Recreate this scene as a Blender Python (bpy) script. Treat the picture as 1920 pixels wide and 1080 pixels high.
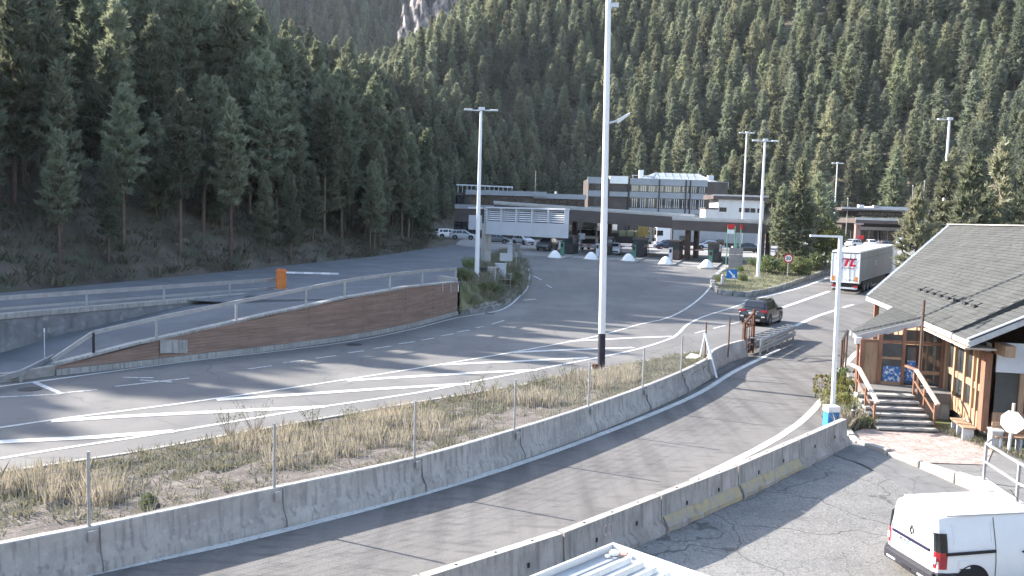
import bpy, bmesh, math, random
import numpy as np
from mathutils import Vector, Matrix
R = math.radians
random.seed(7); rng = np.random.default_rng(7)
for o in list(bpy.data.objects): bpy.data.objects.remove(o)
SC = bpy.context.scene; COL = SC.collection

# ------------------------------------------------------------------ camera
FPX = 1650.0; CAMZ = 6.9; PITCH = math.atan(138.0/FPX); ROLL = R(1.7)
_f = Vector((0, math.cos(PITCH), -math.sin(PITCH))); _r0 = Vector((1,0,0)); _u0 = Vector((0, math.sin(PITCH), math.cos(PITCH)))
_r = _r0*math.cos(ROLL) + _u0*math.sin(ROLL); _u = _u0*math.cos(ROLL) - _r0*math.sin(ROLL)
cam = bpy.data.objects.new('camera', bpy.data.cameras.new('camera')); COL.objects.link(cam)
cam.matrix_world = Matrix(((_r.x,_u.x,-_f.x,0),(_r.y,_u.y,-_f.y,0),(_r.z,_u.z,-_f.z,CAMZ),(0,0,0,1)))
cam.data.sensor_width = 36; cam.data.lens = 36*FPX/1920; cam.data.clip_start = .1; cam.data.clip_end = 5000
SC.camera = cam
# ------------------------------------------------------------------ sky, sun, exposure
SUN_EL = R(28.0); SUN_XY = Vector((-.905,.425)).normalized()
W = bpy.data.worlds.new('World'); SC.world = W; W.use_nodes = True
nt = W.node_tree; bg = nt.nodes['Background']; sky = nt.nodes.new('ShaderNodeTexSky')
sky.sky_type = 'NISHITA'; sky.sun_disc = False; sky.sun_elevation = SUN_EL
sky.sun_rotation = math.atan2(SUN_XY.x, SUN_XY.y); sky.altitude = 1200; sky.dust_density = 2.0
wb = nt.nodes.new('ShaderNodeMix'); wb.data_type = 'RGBA'; wb.blend_type = 'MULTIPLY'; wb.inputs[0].default_value = 1; wb.inputs[7].default_value = (1.09,1.0,.89,1)   # camera white balance
nt.links.new(sky.outputs[0], wb.inputs[6]); nt.links.new(wb.outputs[2], bg.inputs[0]); bg.inputs[1].default_value = .15
S = Vector((SUN_XY.x*math.cos(SUN_EL), SUN_XY.y*math.cos(SUN_EL), math.sin(SUN_EL)))
sl = bpy.data.lights.new('sun', 'SUN'); sl.energy = 3.8; sl.angle = R(.7); sl.color = (1,.93,.84)
so = bpy.data.objects.new('sun', sl); COL.objects.link(so); so.rotation_euler = S.to_track_quat('Z','Y').to_euler(); so.location = (-60,30,60)
vs = SC.view_settings; vs.view_transform = 'Standard'; vs.look = 'None'; vs.gamma = 1; vs.use_curve_mapping = False; vs.exposure = 2.18
SC.cycles.max_bounces = 5; SC.cycles.diffuse_bounces = 2; SC.cycles.glossy_bounces = 2; SC.cycles.transmission_bounces = 4
SC.cycles.transparent_max_bounces = 6; SC.cycles.caustics_reflective = False; SC.cycles.caustics_refractive = False

# ------------------------------------------------------------------ ground shape and pixel-to-place helpers
def sm(t): t = min(1,max(0,t)); return t*t*(3-2*t)
def G(x, y): return 2.3*sm((y-65)/53.0)
def ray(px, py):
    d = _f*FPX + _r*(px-960) - _u*(py-540)
    return d/d.y
def P(px, py, z=None, off=0.0):
    """point of the photo -> where that sight line meets the ground (or the height z)"""
    d = ray(px, py)
    if z is not None: t = (z-CAMZ)/d.z; return Vector((d.x*t, t, z))
    t = 20.0; g = 0
    for _ in range(60):
        g = G(d.x*t, t)+off; t = .5*t + .5*(g-CAMZ)/d.z
    return Vector((d.x*t, t, g))
def D(px, py, Y):
    d = ray(px, py)*Y; return Vector((d.x, Y, CAMZ+d.z))
def hgt(px, py, p):
    """height of the photo point above the place p"""
    return D(px, py, p.y).z
def spline(pts, step=1.0):
    pts = [Vector(p) for p in pts]; out = []
    ext = [pts[0]*2-pts[1]] + pts + [pts[-1]*2-pts[-2]]
    for i in range(1, len(ext)-2):
        p0,p1,p2,p3 = ext[i-1],ext[i],ext[i+1],ext[i+2]
        n = max(1, int((p2-p1).length/step))
        for k in range(n):
            t = k/n
            out.append(.5*((2*p1)+(p2-p0)*t+(2*p0-5*p1+4*p2-p3)*t*t+(3*p1-p0-3*p2+p3)*t**3))
    out.append(pts[-1]); return out

# ------------------------------------------------------------------ materials
MATS = {}
def pm(name, col, rough=.8, var=.15, scale=2.0, metal=0.0, bump=0.0, bscale=30.0, col2=None, spec=.3, stretch=None, rnd=0.0, detail=6, lo=.35, hi=.65, em=None):
    m = bpy.data.materials.new(name); m.use_nodes = True; n = m.node_tree.nodes; L = m.node_tree.links
    b = n['Principled BSDF']; b.inputs['Roughness'].default_value = rough; b.inputs['Metallic'].default_value = metal
    b.inputs['Specular IOR Level'].default_value = spec
    tc = n.new('ShaderNodeTexCoord'); vec = tc.outputs['Object']
    if stretch:
        mp = n.new('ShaderNodeMapping'); mp.inputs['Scale'].default_value = stretch; L.new(vec, mp.inputs[0]); vec = mp.outputs[0]
    nz = n.new('ShaderNodeTexNoise'); nz.inputs['Scale'].default_value = scale; nz.inputs['Detail'].default_value = detail; nz.inputs['Roughness'].default_value = .65
    L.new(vec, nz.inputs['Vector'])
    mr = n.new('ShaderNodeMapRange'); mr.inputs[1].default_value = lo; mr.inputs[2].default_value = hi; L.new(nz.outputs[0], mr.inputs[0])
    mx = n.new('ShaderNodeMix'); mx.data_type = 'RGBA'
    c = Vector(col[:3]); c2 = Vector(col2) if col2 else c*(1-2*var)
    mx.inputs[6].default_value = (*c,1); mx.inputs[7].default_value = (*c2,1)
    L.new(mr.outputs[0], mx.inputs[0]); out = mx.outputs[2]
    if rnd:
        oi = n.new('ShaderNodeObjectInfo'); hs = n.new('ShaderNodeHueSaturation')
        m2 = n.new('ShaderNodeMapRange'); m2.inputs[3].default_value = 1-rnd; m2.inputs[4].default_value = 1+rnd
        L.new(oi.outputs['Random'], m2.inputs[0]); L.new(m2.outputs[0], hs.inputs['Value']); L.new(out, hs.inputs['Color'])
        m3 = n.new('ShaderNodeMapRange'); m3.inputs[3].default_value = .5-.03; m3.inputs[4].default_value = .5+.03
        mt = n.new('ShaderNodeMath'); mt.operation = 'FRACT'; mu = n.new('ShaderNodeMath'); mu.operation='MULTIPLY'; mu.inputs[1].default_value = 7.3
        L.new(oi.outputs['Random'], mu.inputs[0]); L.new(mu.outputs[0], mt.inputs[0]); L.new(mt.outputs[0], m3.inputs[0]); L.new(m3.outputs[0], hs.inputs['Hue'])
        out = hs.outputs[0]
    L.new(out, b.inputs['Base Color'])
    if bump:
        nb = n.new('ShaderNodeTexNoise'); nb.inputs['Scale'].default_value = bscale; nb.inputs['Detail'].default_value = 5; L.new(vec, nb.inputs['Vector'])
        bp = n.new('ShaderNodeBump'); bp.inputs['Strength'].default_value = bump; bp.inputs['Distance'].default_value = .02; L.new(nb.outputs[0], bp.inputs['Height']); L.new(bp.outputs[0], b.inputs['Normal'])
    if em: b.inputs['Emission Color'].default_value = (*em[:3],1); b.inputs['Emission Strength'].default_value = em[3]
    m['out'] = out.node.name; MATS[name] = m
    return m
def layer(m, col, scale, lo, hi, stretch=None, kind='NOISE', detail=5, rot=0, amount=1.0, seed=0.0):
    """lay a second stain / crack / speckle pattern over a material's colour"""
    n = m.node_tree.nodes; L = m.node_tree.links; b = n['Principled BSDF']
    src = b.inputs['Base Color'].links[0].from_socket
    tc = n.new('ShaderNodeTexCoord'); mp = n.new('ShaderNodeMapping'); mp.inputs['Scale'].default_value = stretch or (1,1,1); mp.inputs['Rotation'].default_value = (0,0,rot); mp.inputs['Location'].default_value = (seed,seed*.7,0)
    L.new(tc.outputs['Object'], mp.inputs[0])
    if kind == 'NOISE':
        t = n.new('ShaderNodeTexNoise'); t.inputs['Scale'].default_value = scale; t.inputs['Detail'].default_value = detail; L.new(mp.outputs[0], t.inputs[0]); v = t.outputs[0]
    else:
        # warped cell edges: cracks
        w = n.new('ShaderNodeTexNoise'); w.inputs['Scale'].default_value = scale*1.7; w.inputs['Detail'].default_value = 4; L.new(mp.outputs[0], w.inputs[0])
        a = n.new('ShaderNodeVectorMath'); a.operation = 'MULTIPLY_ADD'; a.inputs[1].default_value = (.55/scale,)*3; L.new(w.outputs['Color'], a.inputs[0]); L.new(mp.outputs[0], a.inputs[2])
        t = n.new('ShaderNodeTexVoronoi'); t.feature = 'DISTANCE_TO_EDGE'; t.inputs['Scale'].default_value = scale; L.new(a.outputs[0], t.inputs[0]); v = t.outputs['Distance']
    mr = n.new('ShaderNodeMapRange'); mr.inputs[1].default_value = lo; mr.inputs[2].default_value = hi; mr.inputs[4].default_value = amount; L.new(v, mr.inputs[0])
    mx = n.new('ShaderNodeMix'); mx.data_type = 'RGBA'; mx.inputs[7].default_value = (*col,1); L.new(mr.outputs[0], mx.inputs[0]); L.new(src, mx.inputs[6]); L.new(mx.outputs[2], b.inputs['Base Color'])
    return m

# asphalt and concrete
M_road = pm('asphalt_main', (.162,.156,.150), .82, .10, .25, bump=.35, bscale=60, spec=.35)
layer(M_road, (.20,.20,.205), 90, .55, .75, amount=.5); layer(M_road, (.105,.107,.113), .5, .48, .72, stretch=(1.2,.25,1), rot=R(-38), amount=.7)
layer(M_road, (.09,.09,.092), .16, .012, .0, kind='CRACK', amount=.7); layer(M_road, (.21,.20,.192), .12, .52, .62, amount=.55, seed=4); layer(M_road, (.085,.083,.083), 1.1, .62, .72, amount=.6, seed=7)
M_exit = pm('asphalt_exit', (.162,.154,.147), .85, .12, .3, bump=.45, bscale=55, spec=.3)
layer(M_exit, (.235,.225,.215), 40, .50, .70, amount=.7); layer(M_exit, (.098,.092,.089), .8, .46, .66, stretch=(1.6,.14,1), rot=R(-47), amount=.85); layer(M_exit, (.085,.08,.078), 2.2, .52, .66, stretch=(.5,1.6,1), rot=R(-47), amount=.6, seed=5); layer(M_exit, (.19,.18,.17), .22, .55, .7, amount=.5, seed=9)
M_lot = pm('asphalt_lot', (.235,.228,.216), .9, .14, .35, bump=.6, bscale=45, spec=.2)
layer(M_lot, (.33,.32,.305), 26, .50, .66, amount=.8); layer(M_lot, (.075,.073,.07), 17, .56, .70, amount=.8, seed=3); layer(M_lot, (.12,.117,.112), .45, .52, .7, amount=.5)
layer(M_lot, (.06,.058,.056), .33, .010, .003, kind='CRACK', amount=.65); layer(M_lot, (.09,.087,.084), 2.6, .035, .01, kind='CRACK', amount=.4)
M_path = pm('concrete_path', (.20,.195,.19), .9, .12, 1.2, bump=.4, bscale=40); layer(M_path, (.10,.10,.095), .8, .03, .005, kind='CRACK', amount=.6)
M_upper = pm('asphalt_upper', (.140,.146,.158), .85, .12, .3, bump=.3, bscale=50); layer(M_upper, (.19,.195,.2), .5, .5, .7, amount=.5)
M_plaza = pm('plaza_concrete', (.30,.295,.285), .85, .12, .2, bump=.2, bscale=20); layer(M_plaza, (.2,.195,.19), .3, .5, .7, stretch=(.3,1,1), amount=.6)
M_mark = pm('road_paint', (.62,.62,.60), .7, .12, 1.2, bump=.2, bscale=60); layer(M_mark, (.26,.255,.25), 11, .55, .68, amount=.85); layer(M_mark, (.30,.295,.29), .8, .58, .75, amount=.7)
M_markold = pm('road_paint_worn', (.60,.60,.60), .75, .12, 3.0); layer(M_markold, (.2,.2,.205), 7, .46, .62, amount=.85)
M_conc = pm('concrete', (.43,.42,.40), .85, .15, 1.6, bump=.35, bscale=22)
layer(M_conc, (.21,.205,.195), 3.4, .50, .64, stretch=(2.8,2.8,.10), amount=.75); layer(M_conc, (.26,.25,.24), .5, .5, .7, amount=.6, seed=3); layer(M_conc, (.50,.49,.47), 7, .55, .75, amount=.5)
M_concp = pm('concrete_precast', (.42,.395,.365), .88, .18, 1.3, bump=.5, bscale=18)
layer(M_concp, (.17,.16,.15), 4.0, .50, .68, stretch=(2.2,2.2,.22), amount=.8); layer(M_concp, (.46,.41,.385), 1.1, .55, .75, amount=.6)
M_concd = pm('concrete_stained', (.27,.275,.285), .9, .2, .8, bump=.4, bscale=15)
layer(M_concd, (.12,.125,.135), 1.2, .5, .66, stretch=(1.3,1.3,.35), amount=.85); layer(M_concd, (.40,.40,.40), 2.2, .56, .72, amount=.6)
M_yell = pm('faded_yellow_paint', (.43,.35,.19), .85, .12, 3, col2=(.33,.30,.24), bump=.4, bscale=20); layer(M_yell, (.30,.285,.26), 5, .50, .62, amount=.85); layer(M_yell, (.16,.15,.14), 2, .58, .7, amount=.7, seed=2)
M_stone = pm('stone', (.33,.325,.31), .9, .25, 3.0, rnd=.2, bump=.6, bscale=9)
M_curb = pm('kerb_stone', (.42,.40,.37), .9, .15, 3.0, rnd=.12, bump=.5, bscale=14)
M_paver = pm('pink_pavers', (.40,.315,.285), .9, .15, 2.0, bump=.4, bscale=12)
layer(M_paver, (.13,.12,.10), 4.5, .05, .015, kind='CRACK', amount=.9); layer(M_paver, (.5,.42,.38), 3, .5, .7, amount=.6)
M_clad = pm('brown_board_cladding', (.34,.235,.185), .8, .18, .9, bump=.3, bscale=12, stretch=(.5,.5,6))
layer(M_clad, (.23,.155,.125), 1.5, .54, .7, amount=.55); layer(M_clad, (.33,.235,.20), 2.5, .6, .75, stretch=(1,1,.3), amount=.5)
M_galv = pm('galvanised_steel', (.40,.405,.415), .5, .12, 3.0, metal=.35, spec=.5)
M_mast = pm('mast_paint', (.80,.80,.81), .45, .05, .8, spec=.5)
M_dark = pm('dark_metal', (.045,.042,.045), .6, .1, 4)
M_rust = pm('rusty_steel', (.16,.075,.05), .85, .3, 6, bump=.3, bscale=25)
M_brown = pm('brown_steel', (.13,.085,.07), .6, .15, 2)
M_black = pm('black_plastic', (.022,.022,.026), .55, .05, 4)
M_white = pm('white_paint', (.80,.80,.79), .4, .04, 1.2, spec=.5)
M_grey = pm('grey_panel', (.52,.55,.60), .5, .06, .6, spec=.4)
M_lgrey = pm('light_grey_panel', (.60,.62,.66), .5, .06, .8)
M_wood = pm('larch_wood', (.43,.285,.185), .7, .18, 3.0, stretch=(6,6,.6), bump=.2, bscale=20); layer(M_wood, (.22,.14,.095), 2.0, .56, .7, stretch=(3,3,.5), amount=.6)
M_woodr = pm('red_stained_wood', (.29,.15,.10), .7, .2, 3.0, stretch=(6,6,.6), bump=.2, bscale=20)
M_woodl = pm('pale_handrail', (.62,.52,.45), .7, .1, 4)
M_glass = pm('window_glass', (.055,.065,.07), .06, .25, .9, spec=.8)
M_glassd = pm('dark_window_glass', (.022,.026,.032), .08, .2, 1.1, spec=.8)
M_shing = pm('grey_shingles', (.088,.091,.088), .9, .14, 1.2, bump=.3, bscale=30, rnd=.06)
M_shinb = pm('grey_shingle_bed', (.07,.072,.072), .9, .1, 2)
M_fascia = pm('white_fascia', (.50,.49,.475), .7, .15, 3); layer(M_fascia, (.25,.2,.17), 3.0, .58, .7, amount=.6)
M_zinc = pm('zinc_sheet', (.42,.44,.46), .4, .1, 2, metal=.4)
M_roofm = pm('standing_metal_roof', (.40,.425,.44), .45, .08, .5, metal=.2)
M_orange = pm('orange_paint', (.66,.21,.055), .6, .12, 3)
M_red = pm('red_paint', (.58,.03,.035), .5, .05, 3)
M_blue = pm('blue_paint', (.05,.22,.48), .5, .1, 3)
M_signb = pm('blue_sign_sheet', (.03,.17,.50), .4, .05, 3)
M_green = pm('green_paint', (.10,.25,.18), .6, .1, 3)
M_tyre = pm('tyre', (.025,.025,.026), .9, .1, 9)
M_rim = pm('alloy_rim', (.45,.45,.46), .35, .1, 5, metal=.6)
M_lampr = pm('red_lens', (.42,.02,.03), .15, .15, 8, spec=.7)
M_lampo = pm('orange_lens', (.7,.25,.04), .2, .1, 8)
M_lampw = pm('clear_lens', (.75,.75,.74), .15, .05, 8, spec=.7)
M_cbrown = pm('canopy_brown', (.105,.085,.08), .7, .12, .5)
M_cband = pm('canopy_light_edge', (.52,.51,.50), .7, .12, .6)
M_soil = pm('dry_soil', (.165,.142,.13), .95, .25, 1.5, bump=.8, bscale=10); layer(M_soil, (.07,.062,.055), 1.3, .48, .62, amount=.85); layer(M_soil, (.25,.22,.20), 9, .58, .7, amount=.6)
M_verge = pm('verge_turf', (.15,.165,.075), .95, .25, 1.2, bump=.8, bscale=16); layer(M_verge, (.27,.235,.15), 1.0, .5, .65, amount=.8)
M_floor = pm('forest_floor', (.155,.13,.105), .95, .3, .25, bump=.9, bscale=2.5); layer(M_floor, (.085,.09,.06), .6, .47, .62, amount=.8); layer(M_floor, (.21,.18,.15), 1.1, .6, .72, amount=.6)
M_bark = pm('bark', (.20,.145,.11), .95, .25, 5, stretch=(3,3,.6), rnd=.2)
M_needle = pm('pine_needles', (.235,.247,.175), .75, .22, .9, rnd=.38, spec=.25, col2=(.150,.170,.125))
M_needle2 = pm('spruce_needles', (.235,.25,.190), .78, .2, .35, rnd=.40, spec=.25, col2=(.125,.145,.115))
M_needle3 = pm('young_conifer_needles', (.275,.28,.195), .78, .2, .4, rnd=.30, spec=.25, col2=(.17,.185,.13))
M_leaf = pm('broad_leaves', (.17,.185,.075), .7, .22, 1.0, rnd=.2, col2=(.16,.14,.05))
M_bush = pm('bush_leaves', (.13,.165,.08), .75, .2, 1.5, rnd=.2, col2=(.13,.15,.07))
M_straw = pm('dry_grass', (.45,.395,.32), .85, .2, 1.5, col2=(.28,.26,.205))
M_weed = pm('green_weeds', (.17,.175,.12), .85, .2, 1.2, col2=(.26,.245,.19))
def leafy(m, k, tint):
    n = m.node_tree.nodes; L = m.node_tree.links; b = n['Principled BSDF']; src = b.inputs['Base Color'].links[0].from_socket
    t = n.new('ShaderNodeBsdfTranslucent'); mul = n.new('ShaderNodeMix'); mul.data_type='RGBA'; mul.blend_type='MULTIPLY'; mul.inputs[0].default_value = 1; mul.inputs[7].default_value = (*tint,1); L.new(src,mul.inputs[6]); L.new(mul.outputs[2],t.inputs[0])
    x = n.new('ShaderNodeMixShader'); x.inputs[0].default_value = k; L.new(b.outputs[0],x.inputs[1]); L.new(t.outputs[0],x.inputs[2]); L.new(x.outputs[0],n['Material Output'].inputs[0])
for m_ in (M_needle,M_needle2,M_needle3): leafy(m_,.38,(1.12,1.14,.95))
for m_ in (M_leaf,M_bush): leafy(m_,.30,(1.2,1.2,.9))
for m_ in (M_straw,M_weed): leafy(m_,.30,(1.05,1.02,.95))
M_rock = pm('cliff_rock', (.27,.245,.245), .95, .3, .12, bump=1.0, bscale=.5, col2=(.10,.09,.10), lo=.42, hi=.58)
M_clay = pm('bare_earth', (.42,.30,.21), .95, .25, .5, bump=.8, bscale=2)

# ------------------------------------------------------------------ mesh helpers
class MB:
    def __init__(s): s.v = []; s.f = []; s.m = []; s.mats = []
    def mi(s, mat):
        if mat not in s.mats: s.mats.append(mat)
        return s.mats.index(mat)
    def add(s, vs, fs, mat=None):
        k = len(s.v); s.v += [tuple(v) for v in vs]; i = s.mi(mat) if mat else 0
        for f in fs: s.f.append(tuple(a+k for a in f)); s.m.append(i)
        return s
    def box(s, c, d, rz=0.0, mat=None, tilt=None):
        cx,cy,cz = c; hx,hy,hz = d[0]/2,d[1]/2,d[2]/2; M = Matrix.Rotation(rz,3,'Z')
        if tilt: M = M @ Matrix.Rotation(tilt[1],3,tilt[0])
        vs = []
        for z in (-hz,hz):
            for x,y in ((-hx,-hy),(hx,-hy),(hx,hy),(-hx,hy)):
                p = M @ Vector((x,y,z)); vs.append((cx+p.x,cy+p.y,cz+p.z))
        return s.add(vs, [(3,2,1,0),(4,5,6,7),(0,1,5,4),(1,2,6,5),(2,3,7,6),(3,0,4,7)], mat)
    def b2(s, lo, hi, mat=None):
        return s.box([(a+b)/2 for a,b in zip(lo,hi)], [abs(b-a) for a,b in zip(lo,hi)], 0, mat)
    def rod(s, a, b, r, r2=None, n=8, mat=None, cap=True):
        a = Vector(a); b = Vector(b); r2 = r if r2 is None else r2; ax = (b-a)
        if ax.length < 1e-6: return s
        ax.normalize(); t = Vector((0,0,1)) if abs(ax.z) < .9 else Vector((1,0,0)); u = ax.cross(t).normalized(); w = ax.cross(u)
        vs = []
        for c,rr in ((a,r),(b,r2)):
            for k in range(n):
                q = 2*math.pi*(k+.5)/n; vs.append(c+u*math.cos(q)*rr+w*math.sin(q)*rr)
        fs = [(k,(k+1)%n,n+(k+1)%n,n+k) for k in range(n)]
        if cap: fs += [tuple(range(n-1,-1,-1)), tuple(range(n,2*n))]
        return s.add(vs, fs, mat)
    def beam(s, a, b, w, h, mat=None):
        """rectangular bar from a to b, w wide across, h tall"""
        a = Vector(a); b = Vector(b); d = (b-a).normalized(); side = d.cross(Vector((0,0,1)))
        if side.length < 1e-4: side = Vector((1,0,0))
        side.normalize(); up = side.cross(d).normalized(); vs = []
        for c in (a,b):
            for i,j in ((-1,-1),(1,-1),(1,1),(-1,1)): vs.append(c+side*(w/2*i)+up*(h/2*j))
        return s.add(vs, [(3,2,1,0),(4,5,6,7),(0,1,5,4),(1,2,6,5),(2,3,7,6),(3,0,4,7)], mat)
    def prism(s, poly, z0, z1, mat=None):
        n = len(poly); vs = [(x,y,z0) for x,y in poly]+[(x,y,z1) for x,y in poly]
        return s.add(vs, [tuple(range(n-1,-1,-1)),tuple(range(n,2*n))]+[(k,(k+1)%n,n+(k+1)%n,n+k) for k in range(n)], mat)
    def slab(s, poly3, t, mat=None):
        """polygon in space thickened along its normal by t (downwards)"""
        ps = [Vector(p) for p in poly3]; nn = (ps[1]-ps[0]).cross(ps[2]-ps[0]).normalized()
        if nn.z < 0: ps.reverse(); nn = -nn
        n = len(ps); vs = ps+[p-nn*t for p in ps]
        return s.add(vs, [tuple(range(n)),tuple(range(2*n-1,n-1,-1))]+[((k+1)%n,k,n+k,n+(k+1)%n) for k in range(n)], mat)
    def sweep(s, path, prof, mat=None, closed=True, caps=True):
        """profile of (sideways, up) points carried along a path; sideways is to the right of travel"""
        path = [Vector(p) for p in path]; n = len(prof); k0 = []
        vs = []
        for i,p in enumerate(path):
            d = (path[min(i+1,len(path)-1)]-path[max(i-1,0)]); d.z = 0; d.normalize(); rt = Vector((d.y,-d.x,0))
            for a,b in prof: vs.append(p+rt*a+Vector((0,0,b)))
        fs = []
        for i in range(len(path)-1):
            for k in range(n if closed else n-1):
                k2 = (k+1)%n; fs.append((i*n+k,i*n+k2,(i+1)*n+k2,(i+1)*n+k))
        if caps and closed: fs += [tuple(range(n-1,-1,-1)), tuple((len(path)-1)*n+k for k in range(n))]
        return s.add(vs, fs, mat)
    def lathe(s, prof, n=16, c=(0,0,0), mat=None):
        vs = [(c[0]+r*math.cos(2*math.pi*k/n), c[1]+r*math.sin(2*math.pi*k/n), c[2]+z) for r,z in prof for k in range(n)]
        fs = [(i*n+k,i*n+(k+1)%n,(i+1)*n+(k+1)%n,(i+1)*n+k) for i in range(len(prof)-1) for k in range(n)]
        fs += [tuple(range(n-1,-1,-1)), tuple((len(prof)-1)*n+k for k in range(n))]
        return s.add(vs, fs, mat)
    def build(s, name, mat=None, parent=None, smooth=False, bevel=0):
        me = bpy.data.meshes.new(name); me.from_pydata(s.v, [], s.f)
        for m in (s.mats or [mat]): me.materials.append(m)
        if len(s.mats) > 1: me.polygons.foreach_set('material_index', s.m)
        bm = bmesh.new(); bm.from_mesh(me)
        bmesh.ops.recalc_face_normals(bm, faces=bm.faces)
        if bevel: bmesh.ops.bevel(bm, geom=[e for e in bm.edges if len(e.link_faces)==2 and e.calc_face_angle(0)>.5], offset=bevel, segments=2, affect='EDGES', profile=.6)
        bm.to_mesh(me); bm.free()
        if smooth:
            for p in me.polygons: p.use_smooth = True
            if smooth != 'all': me.set_sharp_from_angle(angle=R(38))
        return link(name, me, parent)
def link(name, data, parent=None):
    o = bpy.data.objects.new(name, data); COL.objects.link(o)
    if parent is not None: o.parent = parent
    return o
def tag(o, label=None, cat=None, group=None, kind=None):
    if label: o['label'] = label
    if cat: o['category'] = cat
    if group: o['group'] = group
    if kind: o['kind'] = kind
    return o
def thing(name, label, cat, loc=(0,0,0), rz=0.0, group=None):
    o = link(name, None); o.location = loc; o.rotation_euler = (0,0,rz); o.empty_display_size = .3
    return tag(o, label, cat, group)
def copy_tree(o, parent=None):
    c = o.copy(); COL.objects.link(c)
    if parent is not None: c.parent = parent
    for ch in list(o.children): copy_tree(ch, c)
    return c
def npmesh(name, V, T, mat, parent=None):
    me = bpy.data.meshes.new(name); V = np.asarray(V, np.float32); T = np.asarray(T, np.int32)
    me.vertices.add(len(V)); me.vertices.foreach_set('co', V.ravel())
    me.loops.add(T.size); me.loops.foreach_set('vertex_index', T.ravel())
    me.polygons.add(len(T)); me.polygons.foreach_set('loop_start', np.arange(0,T.size,T.shape[1],dtype=np.int32)); me.update(calc_edges=True)
    me.materials.append(mat); return link(name, me, parent) if parent is not False else me
def text(body, name, size, mat, parent, loc, rot, shear=0.0, ext=.004, fat=0.0, space=1.0, sx=1.0):
    c = bpy.data.curves.new(name, 'FONT'); c.body = body; c.size = size; c.extrude = ext; c.shear = shear; c.offset = fat; c.align_x = 'CENTER'; c.align_y = 'CENTER'; c.space_character = space; c.resolution_u = 3
    tmp = bpy.data.objects.new('t', c); COL.objects.link(tmp); dg = bpy.context.evaluated_depsgraph_get()
    me = bpy.data.meshes.new_from_object(tmp.evaluated_get(dg)); bpy.data.objects.remove(tmp); me.materials.clear(); me.materials.append(mat); me.name = name
    o = link(name, me, parent); o.location = loc; o.rotation_euler = rot; o.scale = (sx,1,1); return o
def sheet(name, poly, mat, off, zf=None, step=4.0, kind='structure', parent=None):
    zf = zf or G; bm = bmesh.new(); vs = [bm.verts.new((p[0],p[1],0)) for p in poly]
    f = bm.faces.new(vs); bmesh.ops.triangulate(bm, faces=[f])
    ys = [p[1] for p in poly]; xs = [p[0] for p in poly]
    for ax,lo,hi in ((1,min(ys),max(ys)),(0,min(xs),max(xs))):
        k = lo+step if ax==1 else lo+step*3
        while k < hi:
            no = (0,1,0) if ax==1 else (1,0,0); co = (0,k,0) if ax==1 else (k,0,0)
            bmesh.ops.bisect_plane(bm, geom=bm.verts[:]+bm.edges[:]+bm.faces[:], plane_co=co, plane_no=no); k += step if ax==1 else step*3
    for v in bm.verts: v.co.z = zf(v.co.x, v.co.y)+off
    bmesh.ops.recalc_face_normals(bm, faces=bm.faces)
    if sum(f.normal.z for f in bm.faces) < 0: bmesh.ops.reverse_faces(bm, faces=bm.faces)
    me = bpy.data.meshes.new(name); bm.to_mesh(me); bm.free(); me.materials.append(mat)
    o = link(name, me, parent)
    if kind and parent is None: o['kind'] = kind
    return o
def stripe(mb, path, w, off, zf=None):
    zf = zf or G; path = [Vector((p[0],p[1],0)) for p in path]; vs = []; w2 = w if isinstance(w,(tuple,list)) else (w,w)
    for i,p in enumerate(path):
        d = (path[min(i+1,len(path)-1)]-path[max(i-1,0)]).normalized(); rt = Vector((d.y,-d.x,0)); t = i/(len(path)-1); ww = w2[0]*(1-t)+w2[1]*t
        for sg in (-.5,.5):
            q = p+rt*(ww*sg); vs.append((q.x,q.y,zf(q.x,q.y)+off))
    mb.add(vs, [(2*i,2*i+1,2*i+3,2*i+2) for i in range(len(path)-1)]); return mb
def line_px(pts, step=1.5): return spline([P(*p) for p in pts], step)
# ================================================================== LARGE STRUCTURE
# ---- valley floor, hillsides
LB = [(-75,-40),(-45,12),(-27.1,46.6),(-19.8,71),(-14.2,90),(-11.2,109),(-10.5,128),(-15,165),(-17,195),(-8,228),(4,254),(14,280)]
RB = [(60,241),(97,205),(150,142),(158,60),(140,-40)]
def _poly(): return np.array(LB+RB, float)
VP = _poly()
def seg_d(px, py, pts):
    best = np.full(px.shape, 1e9); arg = np.zeros(px.shape, int)
    for i in range(len(pts)-1):
        ax,ay = pts[i]; bx,by = pts[i+1]; dx,dy = bx-ax,by-ay; t = np.clip(((px-ax)*dx+(py-ay)*dy)/(dx*dx+dy*dy),0,1)
        d = np.hypot(px-ax-t*dx, py-ay-t*dy); u = d < best; best = np.where(u,d,best); arg = np.where(u,i,arg)
    return best, arg
def inside(px, py):
    c = np.zeros(px.shape, bool); n = len(VP)
    for i in range(n):
        x1,y1 = VP[i]; x2,y2 = VP[(i+1)%n]
        cond = ((y1>py) != (y2>py)) & (px < (x2-x1)*(py-y1)/((y2-y1)+1e-12)+x1); c ^= cond
    return c
def smn(t): t = np.clip(t,0,1); return t*t*(3-2*t)
def wob(x, y): return np.sin(x*.11+y*.07)*1.0+np.sin(x*.05-y*.09+2)*1.6+np.sin(x*.31+y*.23)*.35
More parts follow.
